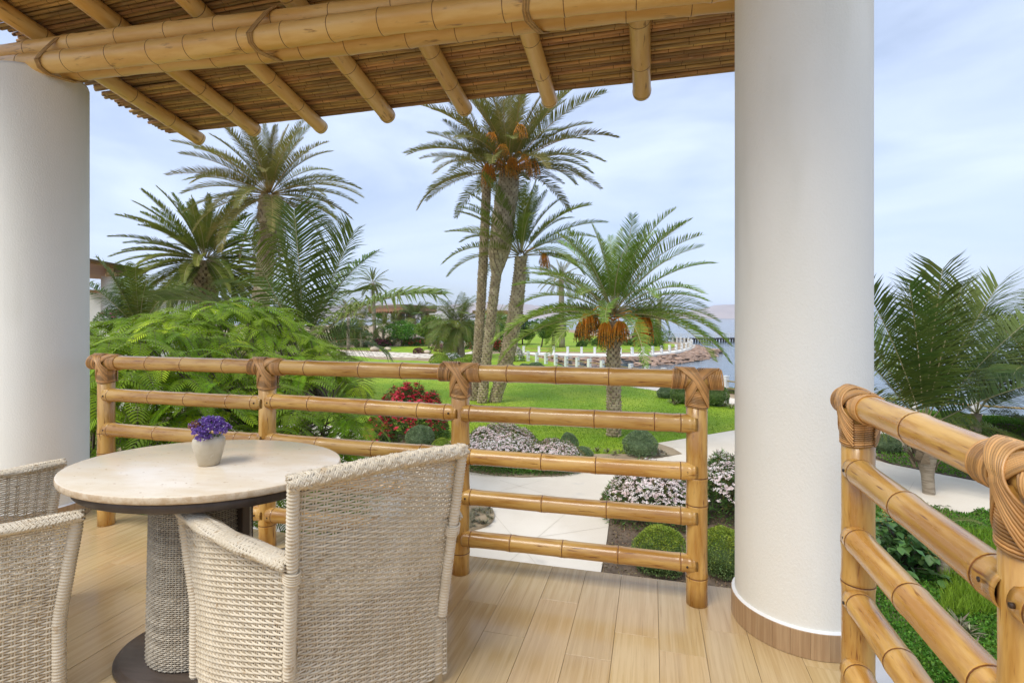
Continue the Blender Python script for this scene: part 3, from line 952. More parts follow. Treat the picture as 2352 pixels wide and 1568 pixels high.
# weather sheet of reed over the canes
b = MB()
def sh(x, y_, up): return (x, y_ - .028 * (x + 2), roof_z(x, y_) + .105 + up)
ys = (3.84, 1.0)
b.add([sh(XL + .03, ys[0], 0), sh(XR - .02, ys[0], 0), sh(XR - .02, ys[1], 0), sh(XL + .03, ys[1], 0), sh(XL + .03, ys[0], .02), sh(XR - .02, ys[0], .02), sh(XR - .02, ys[1], .02), sh(XL + .03, ys[1], .02)],
      [(0, 3, 2, 1), (4, 5, 6, 7), (0, 1, 5, 4), (1, 2, 6, 5), (2, 3, 7, 6), (3, 0, 4, 7)])
inst('reed_mat', b.mesh('reed_mat', m_thatch, False), Matrix(), roof)
# lashings round the beam bundle
for k, t in enumerate((.06, 1.62, 3.20)):
    b = MB()
    q = random.Random(k)
    hull = [(-.066 - .0735, -.01), (-.066 - .05, -.05), (-.066, -.0735), (.0, -.071), (.070, -.066), (.070 + .05, -.04), (.070 + .0655, .01), (.09, .06), (.045, .155), (.01, .192), (-.04, .185), (-.075, .14), (-.115, .055)]
    for s_ in range(6):
        pts = []
        for dy, dz in hull + [hull[0]]:
            tt = t + (s_ - 2.5) * .0062 + dz * .34 + dy * .22 + q.uniform(-.0015, .0015)
            p = beam_pt(tt, dy * 1.012, dz * 1.012)
            pts.append(p)
        fine = []
        for a, c in zip(pts[:-1], pts[1:]): fine += [a, a.lerp(c, .5)]
        fine.append(pts[-1])
        b.tube([tuple(p) for p in fine], .0034, 5, 0, False)
    inst('lashing', b.mesh('lashing', m_lash), Matrix(), roof)
# ------------------------------------------------------------------ woven wicker
def weave(b, S, ns, nr, rw=.0034, rs=.0027, amp=.0042, per=4, pair=.0042, v0=0.0, v1=1.0, mat_i=0, kk=4):
    """basket weave over the surface S(u, v); u, v arrays in 0..1 -> points (n,3)"""
    def frame(u, v):
        e = 1e-3
        p = S(u, v)
        du = S(u + e, v) - S(u - e, v); dv = S(u, v + e) - S(u, v - e)
        du /= np.linalg.norm(du, axis=-1, keepdims=True); dv /= np.linalg.norm(dv, axis=-1, keepdims=True)
        n = np.cross(du, dv); n /= np.linalg.norm(n, axis=-1, keepdims=True)
        return p, du, dv, n
    us = np.linspace(0, 1, ns)
    m = max(6, nr // 5)
    for u in us:
        for sgn in ((-1, 1) if pair else (0,)):
            v = np.linspace(v0, v1, m)
            p, du, dv, n = frame(np.full(m, u), v)
            p = p + du * sgn * (pair or 0)
            r = rs
            V = np.stack([p + n * r, p + du * r, p - n * r, p - du * r], 1).reshape(-1, 3)
            i = np.arange(m - 1)[:, None] * 4; jj = np.arange(4)[None]; j2 = (jj + 1) % 4
            b.add(V, np.stack([i + jj, i + j2, i + 4 + j2, i + 4 + jj], -1).reshape(-1, 4), mat_i)
    M = (ns - 1) * per + 1
    u = np.linspace(0, 1, M)
    for k in range(nr):
        v = v0 + (v1 - v0) * (k + .5) / nr
        ph = math.pi * k
        p, du, dv, n = frame(u, np.full(M, v) + (.03 / nr) * np.sin(u * 9 + k * 1.7))
        w = amp * np.cos(np.arange(M) / per * math.pi + ph)
        p = p + n * w[:, None]
        a = rw * 1.05; c = rw * .95
        V = np.stack([p + n * a, p + dv * c, p - n * a, p - dv * c], 1).reshape(-1, 3)
        i = np.arange(M - 1)[:, None] * 4; jj = np.arange(4)[None]; j2 = (jj + 1) % 4
        b.add(V, np.stack([i + jj, i + j2, i + 4 + j2, i + 4 + jj], -1).reshape(-1, 4), mat_i)

def wrapped(b, pts, r, pitch=.0112, k=12):
    """a cane closely wrapped along a path"""
    pts = np.asarray(pts, float)
    seg = np.linalg.norm(np.diff(pts, axis=0), axis=1)
    acc = np.r_[0, np.cumsum(seg)]
    n = int(acc[-1] / pitch) * 4
    t = np.linspace(0, acc[-1], n)
    q = np.stack([np.interp(t, acc, pts[:, i]) for i in range(3)], 1)
    rad = r * (1 + .0 * t) + .0022 * np.cos(np.arange(n) / 4 * 2 * math.pi)
    b.tube(q, rad, k)

def braid(b, pts, wx, wz, up=(0, 0, 1), pitch=.10, ns=6, sr=.0046):
    """thick plaited rim along a path: strands winding both ways round a flat core"""
    pts = np.asarray(pts, float)
    seg = np.linalg.norm(np.diff(pts, axis=0), axis=1)
    acc = np.r_[0, np.cumsum(seg)]
    n = int(acc[-1] / .0085)
    t = np.linspace(0, acc[-1], n)
    q = np.stack([np.interp(t, acc, pts[:, i]) for i in range(3)], 1)
    T = np.gradient(q, axis=0); T /= np.linalg.norm(T, axis=1)[:, None]
    U = np.array(up, float)[None] - T * (T @ np.array(up, float))[:, None]
    U /= np.linalg.norm(U, axis=1)[:, None]
    S_ = np.cross(T, U)
    for w in (1, -1):
        for k in range(ns):
            ph = w * t / pitch * 2 * math.pi + k * 2 * math.pi / ns
            rip = 1 + .15 * np.cos(ph * ns + (0 if w > 0 else math.pi))
            p = q + S_ * (wx * np.cos(ph) * rip)[:, None] + U * (wz * np.sin(ph) * rip)[:, None]
            for sh in (-.0031, .0031):
                b.tube(p + T * sh, sr * .8, 5, 0, True)
    b.tube(q, min(wx, wz) * .8, 6)

def wicker_chair(label, m, group):
    root = thing('wicker_armchair', label, 'chair', m, group)
    WB, WT, ZB, ZT, LEAN = .270, .288, .279, .876, .107
    FL, DP = .165, .56                                # flare of the sides, depth
    AZ = .615
    W = [m_wicker]
    def bk(z):                                        # back plane leaning away from the table
        q = np.clip((z - ZB) / (ZT - ZB), -.2, 1)
        return -LEAN * np.maximum(q, 0)
    def hw(z):
        q = np.clip((z - ZB) / (ZT - ZB), 0, 1)
        up_ = WB - .030 + (WT - WB + .028) * np.minimum(q * 1.6, 1)
        k_ = np.clip((z - ZB + .05) / .10, 0, 1); k_ = k_ * k_ * (3 - 2 * k_)
        return (WB + .018) * (1 - k_) + up_ * k_
    def Sb(u, v):
        z = .03 + (ZT - .012 - .03) * v
        x = (u * 2 - 1) * hw(z)
        yy = bk(z) - .030 * (1 - (u * 2 - 1) ** 2) * np.clip(v * 1.4, 0, 1) + .012 * np.clip((z - ZB) / .2, 0, 1)
        return np.stack([x, yy, z], -1)
    b = MB(); weave(b, Sb, 19, 92, rw=.0041, amp=.0036, rs=.0030)
    inst('back_panel', b.mesh('wicker_back', W), m, root, 'stuff')
    def arm_line(sx, t, z):
        # plan position along the side, t 0 at the back post, 1 at the front
        bx = WB + .012; fx = WB + FL
        bulge = .035 * math.sin(math.pi * .5)
        x = bx + (fx - bx) * t + .030 * np.sin(np.pi * t)
        x = x + .035 * np.clip((z - .30) / .32, 0, 1) * t
        yy = .012 + DP * t + .045 * np.clip((z - .28) / .34, 0, 1) * t + bk(np.full_like(x, .0) + z) * (1 - t)
        return sx * x, yy
    for sx, nm in ((-1, 'side_panel'), (1, 'side_panel')):
        def Ss(u, v, sx=sx):
            z = .03 + (AZ - .03 + .02 * u) * v
            uu = u if sx > 0 else u
            x, yy = arm_line(sx, uu, z)
            return np.stack([x, yy, z], -1)
        b = MB(); weave(b, Ss, 20, 63, rw=.0041, amp=.0036, rs=.0030)
        inst(nm, b.mesh('wicker_side', W), m, root, 'stuff')
        t = np.linspace(-.02, 1.03, 24)
        x, yy = arm_line(sx, t, np.full_like(t, AZ))
        b = MB(); braid(b, np.stack([x, yy, AZ + .012 + .02 * t], -1), .034, .016)
        # the rolled front end of the arm
        inst('arm_rest', b.mesh('wicker_arm_rest', W), m, root)
        b = MB()
        z = np.linspace(.0, AZ + .02, 20)
        xs, ys = arm_line(sx, np.full_like(z, 1.0), z)
        wrapped(b, np.stack([xs, ys, z], -1), .0205)
        inst('front_leg', b.mesh('wrapped_front_leg', W), m, root)
        b = MB()
        z = np.linspace(ZB - .02, ZT - .01, 14)
        q = np.clip((z - ZB) / (ZT - ZB), 0, 1)
        wrapped(b, np.stack([sx * (WB + (WT - WB) * q), bk(z) - .006, z], -1), .0175)
        # knot where the arm meets the back post
        th = np.linspace(0, 2 * math.pi, 17)
        for k_ in range(5):
            zz = AZ - .040 + .0075 * k_
            qq = (zz - ZB) / (ZT - ZB)
            b.tube(np.stack([sx * (WB + (WT - WB) * qq) + .0235 * np.cos(th), -LEAN * qq - .006 + .0235 * np.sin(th), zz + .006 * np.sin(th + .6 * sx)], -1), .0036, 5, 0, False)
        inst('back_post', b.mesh('wrapped_back_post', W), m, root)
    b = MB()
    x = np.linspace(-WT - .012, WT + .012, 22)
    yy = -LEAN - .020 * (1 - (x / WT) ** 2) + .0
    braid(b, np.stack([x, yy, np.full_like(x, ZT + .002) + .012 * (1 - (x / WT) ** 2)], -1), .027, .021, up=(0, -.17, 1), pitch=.09)
    inst('top_rim', b.mesh('wicker_top_rim', W), m, root)
    def Sseat(u, v):
        t = v
        x = (u * 2 - 1) * (WB - .01 + FL * t)
        return np.stack([x, .02 + DP * t, .40 + .0 * t], -1)
    b = MB(); weave(b, Sseat, 17, 44)
    inst('seat', b.mesh('wicker_seat', W), m, root, 'stuff')
    b = MB()
    b.box((0, DP + .012, .385), (2 * (WB + FL) - .02, .03, .05))
    inst('front_apron', b.mesh('wicker_apron', W), m, root)
    for sx in (-1, 1):
        b = MB(); b.box((sx * (WB - .012), .012, .15), (.03, .03, .30))
        inst('rear_leg', b.mesh('rear_leg', W), m, root)
    return root

c0 = cw(-.471, 1.762, FZ)
ch1 = wicker_chair('whitewashed wicker armchair with its back to the viewer in front of the table', M4(c0, YAW + .681), 'wicker armchairs round the table')
# second chair, at the left end of the table
phi = -math.radians(46.2)
bdir = Vector((math.cos(phi), math.sin(phi))); gdir = Vector((-math.sin(phi), math.cos(phi)))
fr = Vector((-1.545, 1.858))
cc = fr - bdir * (.27 + .165 + .035) - gdir * (.56 + .06)
ch2 = copy_tree(ch1, M4(cw(cc.x, cc.y, FZ), YAW + phi), 'whitewashed wicker armchair seen from the side at the left end of the table')

# ------------------------------------------------------------------ stone-topped table
tm = M4(cw(-1.265, 2.165, FZ), YAW - .15)
tb = thing('table', 'oval travertine topped table on a woven drum base', 'table', tm)
A_, B_ = .553, .415
b = MB()
b.lathe([(.001, .722), (.985, .722), (.995, .7245), (1.0, .729), (1.0, .7445), (.996, .7485), (.988, .750), (.001, .750)], 120, 0, sx=A_, sy=B_, mats=[1, 1, 1, 1, 1, 0, 0])
inst('table_top', b.mesh('table_top', [m_trav, m_trav_edge]), tm, tb)
b = MB(); b.lathe([(.001, .678), (.90, .678), (.905, .681), (.905, .7215), (.001, .7217)], 96, sx=A_, sy=B_)
inst('apron', b.mesh('table_apron', m_bronze), tm, tb)
DX, DY, DR = .005, -.035, .172
b = MB()
def Sd(u, v):
    a = u * 2 * math.pi
    r = DR + .012 * (1 - v)
    return np.stack([DX + r * 1.02 * np.cos(a), DY + r * np.sin(a), .030 + v * .645], -1)
weave(b, Sd, 97, 84, rw=.0031, rs=.0022, amp=.0028, per=2, pair=0)
inst('drum_weave', b.mesh('drum_weave', m_drum), tm, tb, 'stuff')
b = MB(); b.lathe([(DR + .006, .028), (DR - .006, .676)], 64, cx=DX, cy=DY, sx=1.02)
inst('drum_core', b.mesh('drum_core', m_drum_in), tm, tb)
for a in (math.radians(183), math.radians(62), math.radians(-4)):
    b = MB(); b.box((DR + .010, 0, .351), (.045, .026, .650))
    if abs(a) < .3: b.box((DR + .004, .034, .351), (.030, .018, .650))
    inst('upright_fin', b.mesh('upright_fin', m_bronze, False), tm @ Matrix.Translation((DX, DY, 0)) @ Matrix.Rotation(a, 4, 'Z'), tb)
b = MB(); b.lathe([(.001, .0), (1.0, .0), (1.0, .012), (.985, .017), (.95, .0175), (.945, .024), (.93, .027), (.001, .0275)], 96, cx=DX, cy=DY, sx=.318, sy=.262)
inst('base_plate', b.mesh('base_plate', m_bronze), tm, tb)

# vase and flowers
vp = P(480, 1066, FZ + .75)
vm = M4((vp.x, vp.y, FZ + .7502))
b = MB()
vprof = [(.001, 0), (.036, 0), (.040, .003), (.0445, .02), (.052, .05), (.0592, .078), (.0612, .092), (.0585, .106), (.050, .116), (.043, .119), (.041, .117), (.0385, .112), (.034, .06), (.001, .05)]
b.lathe(vprof, 40)
va = inst('vase', b.mesh('vase', m_vase), vm)
tag(va, 'small cream stoneware vase on the stone table', 'vase')
fb = thing('flower_bouquet', 'bunch of purple sea lavender standing in the small vase', 'flowers', vm)
r = np.random.default_rng(21)
heads = [(-.048, -.012, .158, .030), (-.020, .012, .172, .032), (.018, -.006, .176, .034), (.045, .010, .160, .030), (.010, .030, .168, .030), (-.004, -.038, .140, .030), (.020, -.045, .122, .027),
         (-.062, .012, .140, .024), (.064, -.004, .140, .022), (-.030, .040, .150, .026), (.040, .040, .146, .024), (.030, -.028, .150, .028)]
st = MB(); bl = MB(); wh = MB(); dr = MB()
for (x, y, z, rr_) in heads:
    st.tube([(x * .3, y * .3, .07), (x * .7, y * .7, .11), (x, y, z)], .0016, 5)
    n = 95
    D = r.normal(0, 1, (n, 3)); D /= np.linalg.norm(D, axis=1)[:, None]
    D[:, 2] = abs(D[:, 2]) * .9 - .25
    C = np.array([x, y, z]) + D * rr_ * r.uniform(.55, 1.0, (n, 1))
    tgt = dr if (x < -.04 and y < 0) else bl
    for rep in range(3):
        leaves(tgt if rep < 2 else bl, C, D + r.normal(0, .7, (n, 3)), .0085, .0085, r)
    kk = r.choice(n, 7, False)
    for rep in range(2): leaves(wh, C[kk] + D[kk] * .004, D[kk] + r.normal(0, .6, (7, 3)), .007, .006, r)
inst('stems', st.mesh('flower_stems', m_ole), vm, fb)
inst('purple_florets', bl.mesh('purple_florets', m_purple), vm, fb, 'stuff')
inst('white_florets', wh.mesh('white_florets', m_wbloom), vm, fb, 'stuff')
inst('dry_florets', dr.mesh('dry_florets', m_dryb), vm, fb, 'stuff')
# ------------------------------------------------------------------ palms
def frond_mesh(name, elev, L, seed, mats, kind='date', npairs=46, lmax=.42, droop=None):
    """one feather frond: base at the origin, leaving along +X at the angle elev and bending under its weight"""
    r = np.random.default_rng(seed)
    b = MB()
    n = 16
    s = np.linspace(0, 1, n)
    if droop is None: droop = {'date': 62, 'coco': 70, 'stiff': 36, 'cocoU': 20}[kind]
    dr = math.radians(droop * r.uniform(.85, 1.2)) * math.cos(math.radians(elev)) ** .6 if elev > -20 else math.radians(droop * .55)
    ang = math.radians(elev) - dr * s ** 1.5
    ang = np.maximum(ang, math.radians(-88))
    side_b = math.radians(r.uniform(-14, 14) * (.3 if kind == 'cocoU' else 1)) * s
    dx = np.cos(ang) * np.cos(side_b); dy = np.sin(side_b) * np.cos(ang); dz = np.sin(ang)
    D = np.stack([dx, dy, dz], 1)
    Pn = np.concatenate([[[0, 0, 0]], np.cumsum((D[:-1] + D[1:]) / 2 * L / (n - 1), 0)])
    b.tube(Pn, np.linspace(.020, .004, n) * (L / 3.2), 4, 1, True)
    twist = r.uniform(-.35, .35) if kind != 'coco' else r.uniform(-.5, .5)
    if kind == 'cocoU': twist *= .3
    t0 = .16 if kind != 'coco' else .17
    ts = np.linspace(t0, .995, npairs)
    for sd in (-1, 1):
        t = np.clip(ts + r.uniform(-.4, .4, npairs) / npairs * .6, 0, 1)
        C = np.stack([np.interp(t, s, Pn[:, i]) for i in range(3)], 1)
        T = np.stack([np.interp(t, s, D[:, i]) for i in range(3)], 1)
        T /= np.linalg.norm(T, axis=1)[:, None]
        up = np.array([0, 0, 1.0])[None] - T * T[:, 2:3]
        un = np.linalg.norm(up, axis=1)[:, None]
        alt = np.array([-1.0, 0, 0])[None] - T * (-T[:, 0:1])
        up = np.where(un > .15, up / np.maximum(un, 1e-6), alt / (np.linalg.norm(alt, axis=1)[:, None] + 1e-9))
        Sd_ = np.cross(T, up) * sd
        ct, st_ = math.cos(twist), math.sin(twist)
        if kind == 'coco':
            prof = lmax * np.clip(np.sin(np.pi * (.12 + .80 * (t - t0) / (1 - t0))) ** .62, .12, 1)
            fwd, rise, w = .42, .16, .036
        elif kind == 'cocoU':
            prof = lmax * np.clip(np.sin(np.pi * (.14 + .74 * (t - t0) / (1 - t0))) ** .6, .15, 1)
            fwd, rise, w = .62, .30, .036
        else:
            prof = lmax * np.clip(np.sin(np.pi * (.22 + .70 * (t - t0) / (1 - t0))) ** .8, .2, 1)
            fwd, rise, w = .80, .42, .027 if kind == 'date' else .034
        prof = prof * r.uniform(.85, 1.1, npairs)
        d1 = Sd_ + T * fwd * (.7 + .9 * t[:, None] ** 2) + up * (rise + sd * math.sin(twist) * .5) + r.normal(0, .09, (npairs, 3))
        d1 /= np.linalg.norm(d1, axis=1)[:, None]
        grav = (.62 if kind == 'coco' else .30 if kind == 'cocoU' else .16) * (1.25 if elev < 15 else .8)
        mid = C + d1 * prof[:, None] * .5
        d2 = d1 + np.array([0, 0, -grav])[None] * r.uniform(.6, 1.3, (npairs, 1))
        d2 /= np.linalg.norm(d2, axis=1)[:, None]
        tip = mid + d2 * prof[:, None] * .52
        wd = np.cross(d1, up + T * .0); wd /= np.linalg.norm(wd, axis=1)[:, None] + 1e-9
        wd2 = up
        wv = (wd * .92 + wd2 * .35 * sd) * (w * (L / 3.2) ** .5 / 1.0)
        V = np.stack([C - wv * .35, C + wv * .35, mid + wv * .5, mid - wv * .5, tip], 1).reshape(-1, 3)
        i = np.arange(npairs) * 5
        b.add(V, [])
        base = b.n - len(V)
        for k in i:
            k = int(k) + base
            b.f += [[k, k + 1, k + 2, k + 3], [k + 3, k + 2, k + 4]]
            b.m += [0, 0]
    return b.mesh(name, mats)

FR = {}
ELEVS = [82, 64, 46, 28, 8, -16, -42]
def frond_set(key, kind, L, leafm, rach, lmax, npairs, droop=None):
    FR[key] = [[frond_mesh('palm_frond', e, L, 17 * i + 101 * k + hash_(key), [leafm, rach], kind, npairs, lmax, droop) for k in range(2)] for i, e in enumerate(ELEVS)]
def hash_(s): return sum(ord(c) * (i + 3) for i, c in enumerate(s)) % 997
frond_set('date', 'date', 3.2, m_dateB, m_rachisO, .46, 72, 50)
frond_set('dateG', 'date', 3.2, m_dateG, m_rachis, .50, 56, 60)
frond_set('dateD', 'date', 3.2, m_date, m_rachis, .42, 72, 50)
frond_set('stiff', 'stiff', 3.2, m_date, m_rachis, .36, 80)
frond_set('coco', 'coco', 3.2, m_coco, m_rachis, 1.12, 90, 52)
frond_set('cocoU', 'cocoU', 3.2, m_coco, m_rachis, 1.05, 76)
frond_set('cocoY', 'coco', 3.2, m_cocoY, m_rachis, .85, 56, 70)
frond_set('dry', 'date', 3.2, m_dry, m_rachis, .34, 40, 70)

def trunk(root, base, crown, r_fn, style, seed, n=26, bow=0.0, boot=.16):
    base, crown = Vector(base), Vector(crown)
    t = np.linspace(0, 1, n)
    side = Vector((cy_, sy_, 0))
    ctr = [base.lerp(crown, float(q)) + side * bow * math.sin(math.pi * float(q)) for q in t]
    rad = np.array([r_fn(float(q)) for q in t])
    b = MB(); b.tube([tuple(p) for p in ctr], rad * (.90 if style == 'boots' else 1), 14)
    if style == 'ring':
        inst('trunk', b.mesh('palm_trunk', m_ringtrunk), Matrix(), root); return
    inst('trunk', b.mesh('palm_trunk', m_bark), Matrix(), root)
    r = np.random.default_rng(seed)
    H_ = (crown - base).length
    b = MB()
    rows = int(H_ / (boot * .62))
    for k in range(rows):
        q = (k + .5) / rows
        R_ = r_fn(q)
        c = base.lerp(crown, q) + side * bow * math.sin(math.pi * q)
        m = max(7, int(2 * math.pi * R_ / (boot * 1.0)))
        for i in range(m):
            a = (i + (k % 2) * .5 + r.uniform(-.12, .12)) * 2 * math.pi / m
            rd = np.array([math.cos(a), math.sin(a), 0]); tg = np.array([-math.sin(a), math.cos(a), 0])
            w = boot * r.uniform(.40, .52); h = boot * r.uniform(.8, 1.05); o = boot * r.uniform(.22, .46)
            p = np.array(c) + rd * R_ * .90
            V = [p - tg * w - np.array([0, 0, h * .35]), p + tg * w - np.array([0, 0, h * .35]), p + tg * w * .75 + rd * o + np.array([0, 0, h * .42]),
                 p - tg * w * .75 + rd * o + np.array([0, 0, h * .42]), p + np.array([0, 0, h * .50]) + tg * w * .5, p + np.array([0, 0, h * .50]) - tg * w * .5]
            b.add(V, [(0, 1, 2, 3), (3, 2, 4, 5), (1, 4, 2), (0, 3, 5)])
    inst('leaf_bases', b.mesh('leaf_bases', m_boot, False), Matrix(), root, 'stuff')

def crown_of(root, c, key, n, L, seed, lo=-40, hi=84, az0=0.0, only=None, dry=0, power=1.0, spread=.12):
    r = random.Random(seed)
    c = Vector(c)
    for i in range(n):
        q = ((i + .5) / n) ** power
        e = hi + (lo - hi) * q
        k = min(range(len(ELEVS)), key=lambda j_: abs(ELEVS[j_] - e))
        az = az0 + i * 2.39996 + r.uniform(-.25, .25)
        sc = L / 3.2 * r.uniform(.86, 1.08) * (.80 if e > 70 else 1)
        m = Matrix.Translation(c + Vector((math.cos(az), math.sin(az), 0)) * spread * (1 - max(e, 0) / 90) + Vector((0, 0, .25 * (max(e, -20) + 20) / 100 * min(1, L / 3)))) @ Matrix.Rotation(az, 4, 'Z') @ Matrix.Rotation(math.radians(r.uniform(-7, 7) + (e - ELEVS[k]) * -1), 4, 'Y') @ Matrix.Rotation(r.uniform(-.25, .25), 4, 'X') @ Matrix.Diagonal((sc, sc, sc, 1))
        inst('frond', FR[key][k][r.randrange(2)], m, root)
    for i in range(dry):
        az = i * 2.39996 + r.uniform(-.3, .3)
        sc = L / 3.2 * r.uniform(.6, .85)
        m = Matrix.Translation(c + Vector((0, 0, -.15))) @ Matrix.Rotation(az, 4, 'Z') @ Matrix.Rotation(r.uniform(.1, .6), 4, 'Y') @ Matrix.Diagonal((sc, sc, sc, 1))
        o = inst('frond', FR['dry'][6][r.randrange(2)], m, root); o['label'] = 'dry brown hanging frond'

def one_frond(root, c, key, az, e, L, roll=0.0, label=None):
    k = min(range(len(ELEVS)), key=lambda j_: abs(ELEVS[j_] - e))
    m = Matrix.Translation(Vector(c)) @ Matrix.Rotation(az, 4, 'Z') @ Matrix.Rotation(math.radians(ELEVS[k] - e), 4, 'Y') @ Matrix.Rotation(roll, 4, 'X') @ Matrix.Diagonal((L / 3.2,) * 3 + (1,))
    o = inst('frond', FR[key][k][0], m, root)
    if label: o['label'] = label
    return o

def fruit(root, c, az, out, drop, size, seed, n=70):
    r = np.random.default_rng(seed)
    b = MB()
    d = np.array([math.cos(az), math.sin(az), 0])
    p0 = np.array(c); p1 = p0 + d * out * .6 + np.array([0, 0, .18 * out]); p2 = p0 + d * out + np.array([0, 0, -.10 * out])
    b.tube([p0, p1, p2], [.022, .020, .016], 5, 0)
    db = MB()
    for i in range(n):
        a = r.uniform(0, 2 * math.pi); sp = size * math.sqrt(r.uniform(.02, 1))
        o = np.array([math.cos(a), math.sin(a), 0]) * sp + d * size * .15
        ln = drop * r.uniform(.5, 1.1)
        q1 = p2 + o * .45 + np.array([0, 0, ln * .06]); q2 = p2 + o * .88 + np.array([0, 0, -ln * .36]); q3 = p2 + o * 1.12 + np.array([0, 0, -ln])
        b.tube([p2, q1, q2, q3], .0095, 3, 0, False)
        m = 5
        t = r.uniform(0.35, 1.08, m)
        C = q2 + (q3 - q2) * t[:, None] + r.normal(0, .018, (m, 3))
        for rep in range(2):
            leaves(db, C, np.tile([0, 0, -1.0], (m, 1)) + r.normal(0, .3, (m, 3)), .048, .034, r)
    o = inst('fruit_stalk', b.mesh('fruit_stalk', m_fruit), Matrix(), root)
    inst('dates', db.mesh('dates', m_dates), Matrix(), o, 'stuff')

def palm(label, group=None, at=(0, 0, 0)):
    return thing('palm_tree', label, 'palm', Matrix.Translation(Vector(at)), group)

VA = math.atan2(-cy_, sy_)                 # direction from the scene towards the viewer
GP = 'tall date palms standing together on the lawn'
# three tall date palms in the middle
b1, c1 = G(1090, 25.2), Pd(1119, 398, 25.6)
p = palm('slender tall date palm, leftmost of the three trunks on the lawn', GP, b1)
trunk(p, b1, c1, lambda q: .225 - .02 * q + (.07 if q > .93 else 0), 'boots', 1, bow=.05, boot=.17)
crown_of(p, c1, 'date', 26, 3.7, 5, lo=-8, az0=.4)
b2, c2 = G(1107, 24.4), Pd(1172, 392, 24.4)
p = palm('tallest date palm with a thick knobbly upper trunk and orange fruit on the lawn', GP, b2)
trunk(p, b2, c2, lambda q: .215 if q < .55 else min(.54, .215 + (q - .55) * 3.2) if q < .9 else .54 - (q - .9) * 1.2, 'boots', 2, bow=-.06, boot=.19)
crown_of(p, c2, 'date', 56, 4.9, 9, lo=0, az0=1.0, spread=.25)
for i, (a, o_) in enumerate(((-1.2, .9), (-1.9, .8), (-2.7, 1.0), (-.5, .9), (2.9, 1.1), (.3, 1.0))):
    fruit(p, c2 + Vector((0, 0, .35 + .25 * (i % 2))), a, o_, .85, .34, 30 + i, 46)
for i, (a, o_, h_) in enumerate(((-1.0, 1.5, 1.7), (-2.0, 1.3, 1.5), (-1.6, 1.2, .9))):
    fruit(p, c2 + Vector((0, 0, h_)), a, o_, .6, .36, 60 + i, 40)
b3, c3 = G(1136, 24.6), Pd(1197, 590, 24.6)
p = palm('shorter leaning date palm, rightmost of the three trunks on the lawn', GP, b3)
trunk(p, b3, c3, lambda q: .27 + .09 * math.sin(math.pi * min(1, q * 1.1)) , 'boots', 3, bow=.22, boot=.2)
crown_of(p, c3, 'dateD', 36, 4.1, 14, lo=2, az0=.2, spread=.2)
fruit(p, c3 + Vector((0, 0, .2)), -.1, 1.1, .75, .3, 77, 44)

# single date palm with orange fruit
b4, c4 = P(1410, 1003), Pd(1409, 728, 17.5)
p = palm('date palm hung with orange fruit bunches alone on the right of the lawn', None, b4)
trunk(p, b4, c4 + Vector((0, 0, -.15)), lambda q: .235 - .02 * q + (.07 if q > .8 else 0), 'boots', 4, boot=.16)
crown_of(p, c4, 'dateG', 50, 3.75, 23, lo=2, hi=82, az0=.7, spread=.14)
for a, e, l in ((-1.5, 2, 4.3), (-1.25, 12, 4.4), (-1.85, 14, 4.2), (1.5, 4, 4.2), (1.75, 14, 4.3), (1.2, 12, 3.9), (-2.3, 6, 3.6), (2.4, 6, 3.6)):
    one_frond(p, c4, 'dateG', VA + a, e, l, a * .1)
for i, (a, o_, h_) in enumerate(((-1.35, .55, -.05), (-.75, .75, .0), (-2.2, .6, -.05), (3.0, .8, .0), (-.25, .9, .12), (.3, 1.0, .2), (2.4, .8, .2), (-2.7, .8, .25))):
    fruit(p, c4 + Vector((0, 0, h_ - .08)), a + YAW, o_ + .22 * (i % 2), .58 + .12 * (i % 3), .27, 90 + i, 76)

# left group
b5, c5 = G(548, 22), Pd(620, 452, 22)
p = palm('tall leaning date palm with loose greyish fronds behind the coconut palm', None, b5)
trunk(p, b5, c5, lambda q: .40 - .10 * q + (.12 if q > .88 else 0), 'boots', 6, bow=.25, boot=.2)
crown_of(p, c5, 'date', 60, 3.7, 31, lo=-24, az0=.1, dry=15)
b6, c6 = G(470, 24), Pd(470, 600, 24)
p = palm('dense round canary palm with stiff dark fronds left of the tall leaning palm', None, b6)
trunk(p, b6, c6, lambda q: .42, 'boots', 7, boot=.24)
crown_of(p, c6, 'stiff', 112, 3.4, 37, lo=-44, az0=.3, spread=.3, dry=6)
b6 = G(648, 25)
p = palm('small grey date palm half hidden behind the coconut palm', None, b6)
c_ = Pd(600, 660, 27); trunk(p, G(600, 27), c_, lambda q: .22, 'boots', 8)
crown_of(p, c_, 'date', 22, 2.4, 41, lo=-50, dry=6)
# coconut palm close in the middle left
b7, c7 = G(697, 10.6), Pd(699, 800, 10.6)
p = palm('coconut palm with broad dark fronds right behind the feathery tree', None, b7)
trunk(p, b7, c7, lambda q: .16 - .02 * q, 'ring', 9)
one_frond(p, c7, 'cocoU', VA + .02, 82, 2.75, .0)
one_frond(p, c7, 'cocoU', VA - 1.2, 80, 2.5, .2)
one_frond(p, c7, 'cocoU', VA + 1.3, 74, 2.6, -.2)
one_frond(p, c7, 'coco', VA + 2.4, 66, 2.6)
one_frond(p, c7, 'coco', VA + 1.45, 40, 3.2, .3)
one_frond(p, c7, 'coco', VA + 1.2, 16, 2.3, -.7, 'drooping frond hanging to the right')
one_frond(p, c7, 'coco', VA - 1.5, 38, 3.3, .4)
one_frond(p, c7, 'coco', VA - 1.2, 12, 2.6)
one_frond(p, c7, 'coco', VA - 2.2, 50, 3.0)
one_frond(p, c7, 'coco', VA + 2.9, 48, 2.8)
one_frond(p, c7, 'coco', VA - 2.6, 20, 2.6)
one_frond(p, c7, 'cocoY', VA + .5, 84, 2.7, .5)
one_frond(p, c7, 'coco', VA + .75, -10, 2.0, .3)
